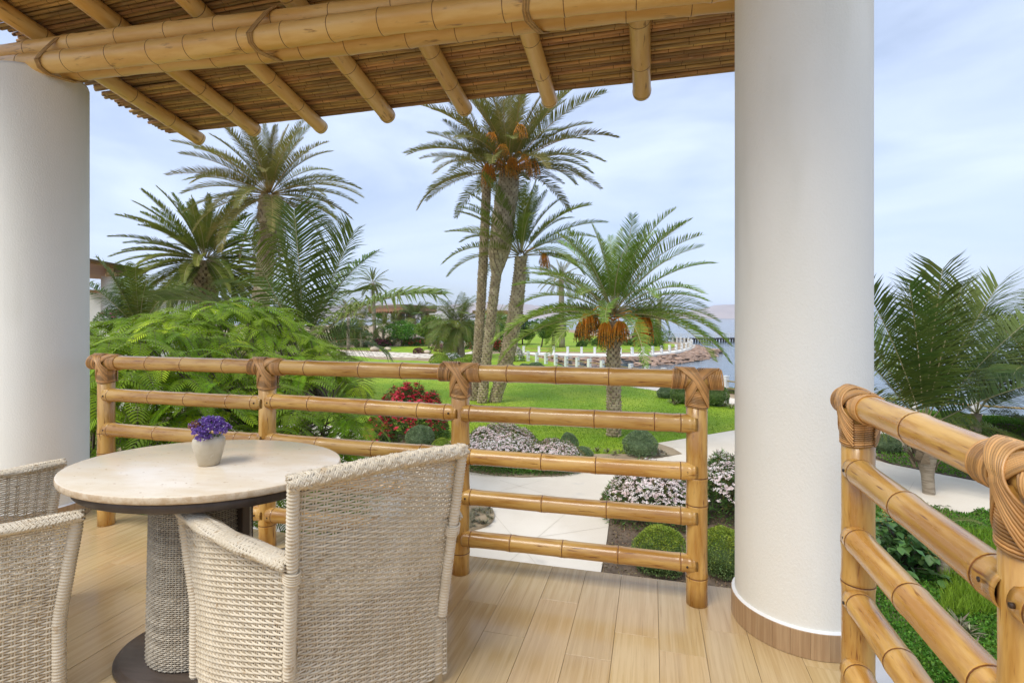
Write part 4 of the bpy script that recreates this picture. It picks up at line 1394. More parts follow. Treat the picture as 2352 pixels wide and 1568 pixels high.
b8, c8 = G(322, 14.5), Pd(322, 765, 14.5)
p = palm('young coconut palm with olive fronds in front of the white house', None, b8)
trunk(p, b8, c8, lambda q: .13, 'ring', 9)
for a, e, l in ((-1.2, 74, 2.2), (-.3, 82, 1.9), (.9, 72, 1.9), (1.4, 58, 2.1), (-1.3, 58, 2.0), (-1.8, 30, 1.5), (1.7, 34, 1.9), (2.6, 66, 1.9), (-2.4, 66, 2.0), (.5, 78, 2.0), (-2.9, 74, 1.8), (1.3, 16, 1.6)):
    one_frond(p, c8, 'coco' if a < 0 else 'cocoY', VA + a, e, l, a * .1)
# far palms
def far_palm(label, ub, d, uc, vc, r0, L, key, n, seed, style='ring', lo=-30, dry=0, group='small palms across the far garden'):
    bs, cr = G(ub, d), Pd(uc, vc, d)
    q = palm(label, group, bs)
    trunk(q, bs, cr, lambda t: r0 * (1.1 - .2 * t), style, seed, n=10, boot=.3)
    crown_of(q, cr, key, n, L, seed, lo=lo, dry=dry)
    return q
far_palm('tall thin fan-like palm far off left of the pavilion', 862, 76, 856, 650, .26, 2.7, 'stiff', 34, 51, lo=-60, dry=6)
far_palm('yellow-green palm on two grey trunks beside the slab path, right trunk', 1062, 52, 1056, 748, .28, 3.9, 'cocoY', 30, 52, lo=-50)
far_palm('yellow-green palm on two grey trunks beside the slab path, left trunk', 1052, 52.6, 1040, 746, .26, 3.4, 'cocoY', 24, 53, lo=-40)
far_palm('slim grey palm trunk on the far lawn behind the rail fence', 1291, 70, 1289, 640, .38, 3.4, 'date', 26, 54, lo=-45)
far_palm('stocky date palm far right of the dark round trees', 1392, 84, 1388, 735, .95, 4.6, 'dateD', 34, 55, style='boots', lo=-10)
far_palm('leaning date palm among shrubs at the point', 1471, 88, 1480, 737, .75, 4.6, 'dateD', 30, 56, style='boots', lo=-15)
far_palm('date palm at the very tip of the point by the sea', 1510, 96, 1512, 722, .62, 4.7, 'dateD', 30, 57, style='boots', lo=-30)
for i, (u, v, d, l, key, lab) in enumerate(((905, 745, 82, 2.8, 'cocoY', 'low palm directly under the pavilion roof, left one'), (953, 733, 82, 3.4, 'coco', 'low dark palm under the middle of the pavilion roof'),
        (830, 745, 70, 4.2, 'cocoY', 'low spreading palm left of the thin far palm'), (800, 730, 66, 3.0, 'date', 'low palm half hidden at the edge of the coconut fronds'), (1145, 745, 70, 3.2, 'cocoY', 'low palm between the tall palm trunks'),
        (880, 752, 74, 2.6, 'cocoY', 'small palm at the foot of the thin far palm'))):
    far_palm(lab, u, d, u, v, .2, l, key, 16, 60 + i, lo=0)
# palms at the right of the column
b9, c9 = P(2134, 1138), Pd(2122, 985, 11.8)
p = palm('large coconut palm with upright dark fronds just right of the column', None, b9)
trunk(p, b9, c9 + Vector((0, 0, .05)), lambda q: .12 + .11 * max(0, min(1, (q - .3) / .35)) - .05 * max(0, (q - .8) / .2), 'ring', 9)
hb = MB(); rr = np.random.default_rng(3)
for i in range(40):                        # torn leaf sheaths round the stem head
    a = rr.uniform(0, 6.28); z = rr.uniform(-.75, .0)
    rd = np.array([math.cos(a), math.sin(a), 0]); tg = np.array([-rd[1], rd[0], 0])
    c = np.array(c9) + rd * .20 + np.array([0, 0, z]); w = rr.uniform(.06, .11); h = rr.uniform(.2, .34)
    hb.add([c - tg * w - [0, 0, h * .5], c + tg * w - [0, 0, h * .5], c + tg * w * .7 + rd * .05, c + rd * rr.uniform(.07, .2) + [0, 0, h * .6], c - tg * w * .7 + rd * .05], [(0, 1, 2, 4), (4, 2, 3)])
inst('leaf_sheaths', hb.mesh('leaf_sheaths', m_bark, False), Matrix(), p, 'stuff')
for a, e, l in ((0, 84, 3.6), (1.5, 72, 3.5), (-1.6, 70, 3.4), (1.7, 82, 3.3), (-1.5, 82, 3.3), (2.6, 68, 3.4), (-2.6, 66, 3.3), (1.57, 54, 3.3), (-1.57, 52, 3.2), (1.4, 34, 2.8), (-1.4, 34, 2.7)):
    one_frond(p, c9, 'cocoU', VA + a, e, l, a * .06)
for a, e, l in ((1.57, 12, 2.3), (-1.57, 12, 2.3), (1.1, 2, 2.0)):
    one_frond(p, c9, 'coco', VA + a, e, l, a * .12)
b10, c10 = P(2240, 1045), Pd(2243, 950, 15.5)
b10 = G(2238, 15.5)
p = palm('second coconut palm behind the hedge, nearer the sea', None, b10)
trunk(p, b10, c10, lambda q: .15 - .03 * q, 'ring', 10)
for a, e, l in ((1.3, 64, 4.1), (0, 82, 2.6), (-1.3, 60, 3.0), (2.2, 50, 3.0), (-2.2, 50, 3.0), (1.6, 30, 2.6), (-1.6, 30, 2.6), (3.0, 60, 3.0), (.6, 80, 3.0), (1.5, 4, 2.2), (-1.2, 6, 2.2), (-.6, 70, 2.4)):
    one_frond(p, c10, 'coco' if a > 0 else 'cocoY', VA + a, e, l, a * .15)
b11, c11 = G(2395, 13.5), Pd(2395, 860, 13.5)
p = palm('coconut palm cut off by the right edge of the view', None, b11)
trunk(p, b11, c11, lambda q: .15, 'ring', 10)
for i in range(15):
    one_frond(p, c11, 'coco', VA + i * 2.4, 80 - i * 6, 2.4, (i % 3 - 1) * .3)

# ------------------------------------------------------------------ shrubs and trees
def ball_mesh(seed, n, ll, lw, mats, flat_=1.0, top=None, jit=.06):
    r = np.random.default_rng(seed)
    b = MB()
    D = r.normal(0, 1, (n, 3)); D /= np.linalg.norm(D, axis=1)[:, None]
    D[:, 2] = np.where(D[:, 2] < -.55, -D[:, 2], D[:, 2])
    lump = 1 + .035 * np.sin(D[:, 0] * 7 + seed) + .03 * np.sin(D[:, 1] * 8 + 2) + .03 * np.sin(D[:, 2] * 9)
    C = D * (lump * r.uniform(1 - jit, 1.0 + jit * .4, n))[:, None]
    sel = np.zeros(n, bool)
    if top is not None:
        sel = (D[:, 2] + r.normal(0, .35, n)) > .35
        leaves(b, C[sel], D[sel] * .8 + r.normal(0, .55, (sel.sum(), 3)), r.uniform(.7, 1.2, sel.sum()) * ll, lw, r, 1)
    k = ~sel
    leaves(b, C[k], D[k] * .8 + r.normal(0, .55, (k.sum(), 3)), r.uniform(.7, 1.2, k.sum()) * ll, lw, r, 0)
    b.lathe([(.001, -.84), (.47, -.67), (.75, -.33), (.82, 0), (.75, .35), (.47, .68), (.001, .82)], 14)
    return b.mesh('clipped_foliage', mats)
BALL = ball_mesh(1, 8600, .085, .046, [m_box])
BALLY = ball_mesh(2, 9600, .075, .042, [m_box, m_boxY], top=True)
BALLS = ball_mesh(3, 8600, .095, .036, [m_boxS])
BALLF = ball_mesh(4, 2400, .12, .07, [m_boxY])
def box_ball(u, vb, w, label, me=BALL, hgt=1.0, sink=.12, z0=.0, d=None):
    """clipped ball: foot at pixel (u, vb), w = width in pixels"""
    dd = d if d else F * (CAMZ - z0) / (vb - 730.0)
    R_ = w / 2 / F * dd
    p = G(u, dd + R_ * .7)
    o = inst('box_ball', me, Matrix.Translation((p.x, p.y, z0 + R_ * hgt * (1 - sink))) @ Matrix.Rotation(u * .37, 4, 'Z') @ Matrix.Diagonal((R_, R_, R_ * hgt, 1)))
    return tag(o, label, 'shrub', 'clipped round shrubs in the garden')
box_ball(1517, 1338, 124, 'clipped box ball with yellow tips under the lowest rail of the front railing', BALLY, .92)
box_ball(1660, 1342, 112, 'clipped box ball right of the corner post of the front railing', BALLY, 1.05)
box_ball(1471, 1056, 76, 'silvery round shrub at the tip of the bed by the path', BALLS, .84)
box_ball(965, 1035, 64, 'clipped round shrub in front of the red oleander', BALLS, .85)
box_ball(1014, 1040, 40, 'small yellow-green round shrub right of the red oleander', BALLF, .8)
box_ball(1306, 1046, 42, 'small silvery round shrub behind the pale pink oleander', BALLS, 1.2)
box_ball(1333, 1060, 56, 'low silvery mound at the right end of the pale pink oleander', BALLS, .55)
box_ball(1642, 936, 62, 'dark round shrub by the seaside fence behind the corner post, right one', BALL, .85)
box_ball(1570, 930, 56, 'dark round shrub by the far path, left of the corner post', BALL, .85)
box_ball(1529, 917, 38, 'small grey-green round shrub on the far path edge', BALLS, .75)
box_ball(1680, 1100, 34, 'small round shrub peeping out beside the column', BALL, 1.05)
box_ball(2037, 1046, 54, 'round shrub on the sand right of the column', BALLS, .85)
box_ball(2014, 1040, 40, 'smaller round shrub touching the column edge', BALLS, .85)
for i, (u, vb, w, h_, lab) in enumerate(((1010, 846, 46, .75, 'olive clipped mound, leftmost of the two by the slab path'), (1059, 850, 40, .70, 'olive clipped mound beside the tall palm trunks'), (1078, 834, 30, .7, 'olive clipped mound behind the other two by the slab path'))):
    box_ball(u, vb, w, lab, BALLF, h_)
for i, (u, vb, w, lab) in enumerate(((1172, 850, 24, 'green mound nearest the tall palm trunks, first in the row under the fence'), (1188, 851, 20, 'small green mound, second in the row under the fence'), (1205, 853, 30, 'green mound, third in the row under the fence'), (1231, 855, 38, 'widest green mound, last in the row under the fence'))):
    box_ball(u, vb, w, lab, BALLS, .6)

def bush(name, label, cat, center, rx, ry, h, n, ll, lw, mats, seed, nf=0, fl=.03, fm=None, z0=.05, group=None, rough_=.22, f_low=.35, per_fl=5, bronze=0, rz=YAW):
    r = np.random.default_rng(seed)
    m = M4((center.x, center.y, z0), rz)
    root = thing(name, label, cat, m, group)
    b = MB()
    K = 16
    lob = [(r.uniform(-.75, .75), r.uniform(-.75, .75)) for _ in range(K)]
    def surf(n):
        a = r.uniform(0, 2 * math.pi, n); q = np.sqrt(r.uniform(0, 1, n))
        x, y = q * np.cos(a), q * np.sin(a)
        z = np.clip(1 - q ** 2.6, 0, 1) ** .55
        w = np.zeros(n)
        for lx, ly in lob: w = np.maximum(w, np.exp(-((x - lx) ** 2 + (y - ly) ** 2) / .05))
        z = z * (1 - rough_ + rough_ * w * 1.15)
        return x, y, z
    x, y, z = surf(n)
    zz = z * np.where(r.uniform(0, 1, n) < .55, r.uniform(.86, 1.03, n), r.uniform(.05, 1, n))
    C = np.stack([x * rx, y * ry, zz * h], 1)
    D = np.stack([x * .8, y * .8, np.full(n, .55)], 1) + r.normal(0, .5, (n, 3))
    if bronze:
        k = (zz > .75 * z) & (r.uniform(0, 1, n) < bronze)
        leaves(b, C[k], D[k], r.uniform(.6, 1.2, k.sum()) * ll, lw, r, 1)
        leaves(b, C[~k], D[~k], r.uniform(.6, 1.2, (~k).sum()) * ll, lw, r, 0)
    else:
        leaves(b, C, D, r.uniform(.6, 1.2, n) * ll, lw, r, 0)
    inst('foliage', b.mesh('foliage', mats), m, root, 'stuff')
    b = MB()
    for k in range(14):
        a = r.uniform(0, 6.28); q = r.uniform(.2, .7)
        b.tube([(0.15 * q * rx * math.cos(a), .15 * q * ry * math.sin(a), -.02), (.6 * q * rx * math.cos(a), .6 * q * ry * math.sin(a), .4 * h), (q * rx * math.cos(a), q * ry * math.sin(a), .8 * h)], [.016, .012, .006], 5)
    inst('stems', b.mesh('stems', m_branch), m, root)
    if nf:
        x, y, z = surf(nf * 3)
        k = np.where(z > f_low)[0][:nf]
        C = np.stack([x[k] * rx * 1.01, y[k] * ry * 1.01, z[k] * h * r.uniform(.97, 1.06, len(k))], 1)
        b = MB()
        N0 = np.stack([x[k] * .6, y[k] * .6, np.full(len(k), .8)], 1)
        for q in range(per_fl):
            a = q * 2 * math.pi / 5
            t1 = np.cross(N0, [0.3, 1, 0.1]); t1 /= np.linalg.norm(t1, axis=1)[:, None]
            t2 = np.cross(N0, t1); t2 /= np.linalg.norm(t2, axis=1)[:, None]
            D = t1 * math.cos(a) + t2 * math.sin(a) + N0 * .35 + r.normal(0, .15, N0.shape)
            leaves(b, C, D, fl * r.uniform(.7, 1.25, len(k)), fl * .55, r, 0, up=N0)
        inst('flowers', b.mesh('flowers', fm), m, root, 'stuff')
    return root
ole = [m_ole, m_oleR]
GO = 'pale pink oleanders along the path'
bush('oleander', 'pale pink flowering oleander mound behind the front railing, left half', 'shrub', P(1150, 1066), 1.30, 1.25, .95, 9500, .11, .020, ole, 61, 2100, .050, m_pink, group=GO, bronze=.4)
bush('oleander', 'pale pink flowering oleander mound behind the front railing, right half', 'shrub', P(1262, 1072), 1.05, 1.0, .62, 7500, .11, .020, ole, 62, 1500, .050, m_pink, group=GO, bronze=.4)
bush('oleander', 'tall pale pink oleander between the corner post and the box balls', 'shrub', P(1500, 1190), 1.02, .95, 1.02, 9500, .11, .020, ole, 63, 1350, .052, m_pink, z0=.07, group=GO, bronze=.45)
bush('oleander', 'pale pink oleander with dark lower leaves next to the column', 'shrub', P(1672, 1180), .98, .95, 1.10, 9000, .115, .021, ole, 64, 650, .052, m_pink, z0=.07, group=GO, bronze=.35)
bush('oleander', 'bright red oleander on the lawn left of the tall palms', 'shrub', P(921, 1018) + Vector((0, .7, 0)), 1.22, 1.1, 1.72, 9000, .15, .024, [m_ole], 65, 1000, .09, m_red, rough_=.3, f_low=.2)
bush('oleander', 'small red oleander low at the left of the large red one', 'shrub', P(872, 1020), .5, .5, .85, 2200, .13, .022, [m_ole], 66, 240, .085, m_red, f_low=.2)
# trailing herbs under the pale oleander
gc = MB(); r = np.random.default_rng(70)
pts = scatter_px(9000, 1060, 1440, 1066, 1104, [BED1], (), .06, 71)
leaves(gc, pts + np.stack([0 * pts[:, 0], 0 * pts[:, 0], r.uniform(0, .16, len(pts))], 1), r.normal(0, .5, (len(pts), 3)) + [0, 0, .7], .10, .014, r)
tag(inst('ground_cover', gc.mesh('ground_cover', m_ground)), kind='stuff')

# rosette plants
def rosette_mesh(seed, mats, n=26, ll=1.0, w=.12, el=.6):
    r = np.random.default_rng(seed); b = MB()
    a = r.uniform(0, 6.28, n)
    e = r.uniform(.15, 1.3, n)
    D = np.stack([np.cos(a) * np.cos(e), np.sin(a) * np.cos(e), np.sin(e) * el + .1], 1)
    leaves(b, np.tile([0, 0, .0], (n, 1)) + D * .05, D, ll * r.uniform(.7, 1.1, n), w, r, 0, up=np.tile([0, 0, 1.0], (n, 1)) + r.normal(0, .1, (n, 3)))
    return b.mesh('rosette', mats)
RO = [rosette_mesh(80 + k, [m_brom]) for k in range(3)]
r = random.Random(9)
def rosette(pt, sc, label, group):
    return tag(inst('rosette_plant', RO[r.randrange(3)], M4(pt, r.uniform(0, 6), sc)), label, 'plant', group)
for i in range(46):
    u, v = r.uniform(1040, 1135), r.uniform(1168, 1226)
    q = P(u, v, .1)
    if inside(ISL, np.array([q.x]), np.array([q.y]))[0]:
        rosette(q, r.uniform(.09, .15), 'small bronze rosette plant in the round planting island', 'rosettes in the round planting island')
for (u, v) in ((1440, 1038), (1425, 1040), (1412, 1044), (1395, 1040), (1372, 1037), (1352, 1034), (1505, 1036), (1520, 1040), (1530, 1046), (1512, 1047), (1492, 1026)):
    q = P(u, v, .06); rosette(q, r.uniform(.16, .24), 'dark rosette plant on the lawn edge near the silvery round shrub', 'rosettes along the lawn edge')
for (u, v) in ((1545, 926), (1552, 930), (1598, 938), (1663, 934), (1680, 938), (1515, 912)):
    q = P(u, v, .03); rosette(q, r.uniform(.3, .42), 'dark rosette plant near the far path shrubs', 'rosettes along the far path')
for (u, v) in ((2085, 1030), (2100, 1036), (2112, 1042), (2080, 1040), (2095, 1046), (2072, 1032)):
    q = P(u, v, .02); rosette(q, r.uniform(.22, .32), 'reddish rosette plant on the sand right of the column', 'rosettes on the sand right of the column')
for (u, v) in ((2205, 1440), (2235, 1500), (2190, 1470), (2225, 1455)):
    q = P(u, v, .08); rosette(q, r.uniform(.16, .22), 'purplish rosette plant at the lower right bed', 'rosettes at the lower right bed')

# ------------------------------------------------------------------ the feathery tree behind the railing
def feather_mesh(seed, mats, np_=20, L=.36):
    """one twice-feathered leaf: rachis arching down, rows of leaflet-bearing pinnae"""
    r = np.random.default_rng(seed); b = MB()
    s = np.linspace(0, 1, 8)
    ang = math.radians(24) - math.radians(r.uniform(45, 75)) * s
    D = np.stack([np.cos(ang), 0 * s, np.sin(ang)], 1)
    Pn = np.concatenate([[[0, 0, 0]], np.cumsum((D[:-1] + D[1:]) / 2 * L / 7, 0)])
    b.tube(Pn, np.linspace(.0028, .001, 8), 3, 1, False)
    t = np.linspace(.10, 1, np_)
    C = np.stack([np.interp(t, s, Pn[:, i]) for i in range(3)], 1)
    T = np.stack([np.interp(t, s, D[:, i]) for i in range(3)], 1)
    up = np.stack([-T[:, 2], 0 * t, T[:, 0]], 1)
    ln = L * .27 * np.clip(np.sin(np.pi * (.16 + .72 * t)) ** .7, .25, 1)
    for sd in (-1, 1):
        d1 = np.array([0, sd, 0]) + T * (.45 + .5 * t[:, None]) + up * .10
        d1 /= np.linalg.norm(d1, axis=1)[:, None]
        d2 = d1 - up * .30 + T * .15
        d2 /= np.linalg.norm(d2, axis=1)[:, None]
        wv = T * (L / np_ * .37)
        mid = C + d1 * ln[:, None] * .55
        tip = mid + d2 * ln[:, None] * .5
        V = np.stack([C - wv * .5, C + wv * .5, mid + wv, mid - wv, tip + wv * .55, tip - wv * .55], 1).reshape(-1, 3)
        base = b.n
        b.add(V, [])
        for k in range(np_):
            q = base + k * 6
            f = [[q, q + 1, q + 2, q + 3], [q + 3, q + 2, q + 4, q + 5]]
            b.f += f if sd > 0 else [x[::-1] for x in f]
            b.m += [0, 0]
    return b, b.mesh('feathery_leaf', mats)
FE = [feather_mesh(200 + k, [m_feather, m_branch])[1] for k in range(4)]
FT = [feather_mesh(210 + k, [m_featherT, m_branch], 13, .30)[1] for k in range(3)]
FB = [feather_mesh(220 + k, [m_featherD, m_branch], 12, .36)[0] for k in range(3)]
ft_base = G(430, 6.9)
ft = thing('feathery_tree', 'bright green feathery leaved tree filling the view behind the left railing', 'tree', Matrix.Translation(ft_base))
r = random.Random(12)
ctr = cw(-4.05, 6.9, 2.0)
def canopy(px, dd):
    """height of the leaf dome over plan offset px (right) and dd (ahead) from its middle"""
    q = (px / 2.75) ** 2 + (dd / 2.9) ** 2
    return None if q > 1 else 2.45 + 1.62 * (1 - q) ** .55 - .25 * max(0, px / 2.75) - .24 * min(1, max(0, (-px - .7) / 1.3))
tips = []
def ray_col():
    pass
n_leaf = 0
fold = MB()
foldn = 0
cands = []
tries = 0
while len(cands) < 520 and tries < 26000:
    tries += 1
    px, dd = r.uniform(-2.75, 2.75), r.uniform(-2.9, 2.9)
    z = canopy(px, dd)
    if z is None: continue
    low = r.random() < .58
    if low: z = r.uniform(1.5, z - .12)
    z += .10 * math.sin(px * 3.1) + .10 * math.sin(dd * 2.7 + 1)
    off, d = -4.05 + px, 6.9 + dd
    if off / d < -.86 or d < 3.75: continue
    if low and d > 7.2: continue
    uu, vv = 1176 + F * off / d, 730 + F * (CAMZ - z) / d
    if uu > min(830, 640 + max(0, vv - 715) * 1.15): continue
    p = cw(off, d, z)
    if any((p - q).length < .135 for q, _, _ in cands): continue
    cands.append((p, px, dd))
# each twig end carries a small whorl of leaves
leafcount = 0
for (p, px, dd) in cands:
    n = r.choice((4, 5, 6))
    a0 = r.uniform(0, 6.28)
    out = math.atan2(p.y - ctr.y, p.x - ctr.x)
    near = (p.x ** 2 + p.y ** 2) ** .5
    young = r.random() < .26
    tips.append(p)
    for k in range(n):
        az = out + (k - (n - 1) / 2) * r.uniform(.85, 1.1)
        tilt = r.uniform(-.10, .62)
        sc = r.uniform(.75, 1.2)
        m = Matrix.Translation(p + Vector((r.uniform(-.05, .05), r.uniform(-.05, .05), r.uniform(-.05, .05)))) @ Matrix.Rotation(az, 4, 'Z') @ Matrix.Rotation(tilt, 4, 'Y') @ Matrix.Rotation(r.uniform(-.3, .3), 4, 'X') @ Matrix.Diagonal((sc, sc, sc, 1))
        if leafcount < 298 and near < 6.9 and k < 2 or (leafcount < 298 and young and k < 3):
            inst('leaf', (FT if young else FE)[r.randrange(3)], m, ft); leafcount += 1
        else:
            src = FB[r.randrange(3)]
            V = np.concatenate(src.v); A = np.array(m)
            V = V @ A[:3, :3].T + A[:3, 3]
            b0 = fold.n
            fold.v.append(V); fold.n += len(V)
            fold.f.extend([[i + b0 for i in q] for q in src.f]); fold.m.extend(src.m)
inst('leaf_mass', fold.mesh('leaf_mass', [m_feather, m_branch]), Matrix(), ft, 'stuff')
b = MB()
root_pt = Vector((ft_base.x, ft_base.y, -.05))
fork = cw(-3.9, 6.7, 1.5)
b.tube([tuple(root_pt), tuple(root_pt.lerp(fork, .5) + Vector((.1, 0, 0))), tuple(fork)], [.13, .11, .10], 9)
inst('trunk', b.mesh('trunk', m_branch), Matrix(), ft)
b = MB()
mains = []
for k in range(11):
    a = k * 2 * math.pi / 11 + .2
    e = fork + Vector((math.cos(a) * 1.5, math.sin(a) * 1.5, .95 + .3 * math.sin(k * 2)))
    mid = fork.lerp(e, .5) + Vector((0, 0, .18))
    b.tube([tuple(fork), tuple(mid), tuple(e)], [.06, .042, .026], 6); mains += [mid, e]
for p in tips:
    q = min(mains, key=lambda w: (w - p).length)
    mid = q.lerp(p, .55) + Vector((0, 0, -.10))
    b.tube([tuple(q), tuple(mid), tuple(p)], [.016, .010, .004], 4, 0, False)
inst('branches', b.mesh('branches', m_branch), Matrix(), ft)
# airy darker foliage at its right
bush('feathery_shrub', 'dark fine leaved branch mass at the right edge of the feathery tree', 'shrub', G(770, 7.4), .45, .6, 2.6, 3500, .13, .02, [m_featherD], 230, rough_=.5)

# ------------------------------------------------------------------ trees and hedges of the far garden
def tree(label, ub, d, rx, h0, h1, mats, seed, n=3200, ll=.22, lw=.12, name='garden_tree', tr=.12, group=None, lean=0, flat_=1.0):
    base = G(ub, d)
    root = thing(name, label, 'tree', Matrix.Translation(base), group)
    r = np.random.default_rng(seed)
    b = MB()
    nb = 16
    cl = []
    for k in range(nb):
        a = r.uniform(0, 6.28); q = math.sqrt(r.uniform(0, 1)) * .68
        z = h0 + (h1 - h0) * (r.uniform(.22, .84) if q < .45 else r.uniform(.2, .6))
        cl.append(np.array([base.x + math.cos(a) * q * rx + lean, base.y + math.sin(a) * q * rx, z]))
    per = n // nb
    for c in cl:
        D = r.normal(0, 1, (per, 3)); D /= np.linalg.norm(D, axis=1)[:, None]
        R_ = rx * r.uniform(.34, .5)
        C = c + D * np.array([1, 1, .72 * flat_])[None] * R_ * (r.uniform(.35, 1, (per, 1)) ** .4)
        leaves(b, C, D + r.normal(0, .6, (per, 3)), ll * r.uniform(.7, 1.2, per), lw, r, r.integers(len(mats)))
    inst('crown', b.mesh('crown', mats), Matrix(), root, 'stuff')
    b = MB()
    top = Vector((base.x + lean, base.y, h0 + (h1 - h0) * .35))
    b.tube([tuple(base - Vector((0, 0, .1))), tuple(base.lerp(top, .5)), tuple(top)], [tr, tr * .8, tr * .6], 7)
    for c in cl[:9]:
        b.tube([tuple(top - Vector((0, 0, .25))), tuple(top.lerp(Vector(c), .5) + Vector((0, 0, .05))), tuple(c)], [tr * .5, tr * .35, tr * .15], 5)
    inst('trunk', b.mesh('trunk', m_branch), Matrix(), root)
    return root
GT = 'trees across the far garden'
tree('wide dark umbrella tree in front of the pavilion', 922, 74, 2.75, 1.3, 3.55, [m_treeB], 301, 4600, .26, .12, group=GT, flat_=.8)
tree('pale green plumeria tree right of the umbrella tree', 985, 68, 1.9, .9, 4.3, [m_treeY], 302, 3400, .30, .14, group=GT)
tree('plumeria tree behind the twin palm trunks', 1022, 70, 1.9, .8, 3.9, [m_treeY, m_tree], 303, 3200, .28, .13, group=GT)
tree('dark tree just right of the tall palm trunks', 1200, 78, 2.5, .3, 5.6, [m_tree], 304, 4200, .30, .16, group=GT)
tree('dark dense tree hidden behind the tall palm trunks', 1160, 76, 2.4, .4, 4.6, [m_tree, m_treeB], 305, 3400, .30, .16, group=GT)
tree('round dark tree with a leaning trunk on the far lawn', 1243, 71, 1.7, 1.2, 3.9, [m_tree], 306, 3000, .26, .14, group=GT, lean=.4)
tree('rounder dark tree with an upright trunk on the far lawn', 1271, 70.5, 1.75, 1.0, 4.4, [m_tree, m_treeY], 307, 3400, .26, .14, group=GT, tr=.28)
tree('dark tree behind the hedge left of the pavilion', 800, 80, 3.0, .4, 3.6, [m_tree], 308, 3400, .3, .16, group=GT)
tree('distant tree behind the pavilion at its left', 868, 108, 2.2, 4.0, 6.0, [m_treeB], 309, 1500, .35, .2, group=GT)
tree('dark tree between the plumeria and the tall palm trunks', 1085, 72, 2.1, .4, 3.6, [m_tree], 310, 3000, .28, .15, group=GT)
tree('low dark tree behind the twin palms', 1120, 84, 2.6, .4, 4.2, [m_tree], 311, 3000, .3, .16, group=GT)
hb_i = 0
GB = 'flowering bushes along the far hedge'
for (u, d, rx, h_, fm_, nf, lab) in ((812, 76, 2.2, 1.9, m_red, 60, 'hedge bush with a few orange-red blooms at the far left of the hedge'), (848, 75, 2.0, 2.0, m_fuch, 40, 'hedge bush left of the bright pink bushes'), (868, 73.5, 1.0, .95, m_fuch, 260, 'bright pink flowering bush, left one of a pair at the hedge'),
        (886, 73.5, .95, .85, m_fuch, 220, 'bright pink flowering bush, right one of a pair at the hedge'), (830, 71, .8, .55, m_fuch, 110, 'small pink flowering bush behind the round stones'), (940, 74, 1.0, 1.0, m_red, 70, 'bush with dull red blooms under the umbrella tree'), (962, 74, 1.2, 1.1, m_red, 70, 'bush with red blooms right of the umbrella tree trunk'),
        (985, 76, 1.5, 1.1, m_fuch, 10, 'dark low bush under the plumeria tree'), (905, 77, 1.8, 1.3, m_red, 20, 'dark hedge bush behind the pink bushes'), (1145, 62, .7, 1.3, m_red, 150, 'red flowering shrub between the tall palm trunks'), (1110, 60, .8, 1.1, m_red, 120, 'red flowering shrub left of the tall palm trunks'),
        (1160, 60, .6, 1.6, m_red, 60, 'narrow dark shrub with red tips between the tall palm trunks'), (1090, 66, 1.2, .9, m_red, 40, 'reddish shrub at the path behind the tall palms'), (780, 74, 2.4, 2.2, m_red, 20, 'large hedge bush behind the coconut fronds'), (755, 70, 2.4, 2.4, m_red, 10, 'hedge bush hidden behind the coconut fronds')):
    hb_i += 1
    bush('flowering_bush', lab, 'shrub', G(u, d), rx, rx * .8, h_, 1500, .20, .10, [m_tree], 320 + hb_i, nf, .16, fm_, group=GB, f_low=.2)
for i, (u, d, sc, lab) in enumerate(((961, 58, .62, 'little purple shrub alone on the far grass'), (1015, 60, .95, 'purple shrub beside the plumeria tree trunk'), (1043, 61.5, .8, 'purple shrub left of the twin palm trunks'))):
    bush('purple_shrub', lab, 'shrub', G(u, d), sc, sc, sc * 1.0, 700, .14, .08, [m_purpleleaf], 345 + i, group='purple leaved shrubs on the far grass')
bush('oleander', 'pink blossoming oleander ball by the start of the seaside fence', 'shrub', G(1181, 48), .95, .9, 1.35, 2600, .13, .03, [m_ole], 350, 520, .075, m_pink)
bush('oleander', 'white blossoming low shrub between the olive mounds', 'shrub', G(1038, 47), .95, .8, .8, 2000, .12, .03, [m_ole], 351, 260, .06, m_wbloom)
for i, (u, d, rx, h_, lab) in enumerate(((1349, 78, .95, 1.2, 'reddish bush left of the row of dark bushes on the point'), (1336, 72, .7, .75, 'small leafy bush by the far lawn edge'), (1372, 74, .8, 1.0, 'dark bush, first of the row on the point'), (1397, 74, 1.0, 1.2, 'dark bush, second of the row on the point'),
        (1435, 75, 1.1, 1.1, 'dark bush just right of the fruiting palm trunk'), (1455, 75, .9, 1.0, 'dark bush, second right of the fruiting palm trunk'), (1468, 71.5, .95, .95, 'dark round bush in front of the leaning date palm'), (1490, 73.5, 1.1, 1.25, 'larger dark bush before the date palm at the tip'),
        (1508, 73, .8, .95, 'olive bush at the right end of the point'), (1497, 84, 1.6, 2.0, 'tall bush behind the row on the point'), (1525, 86, 1.9, 2.0, 'reddish bush at the outer end of the point'), (1475, 88, 1.8, 1.8, 'leafy bush under the leaning date palm'), (1512, 82, 1.5, 2.0, 'olive bush under the date palm at the tip'))):
    bush('coastal_bush', lab, 'shrub', G(u, d), rx, rx, h_, 900, .17, .10, [m_tree if i % 3 else m_treeY], 360 + i, group='bushes on the grassy point')

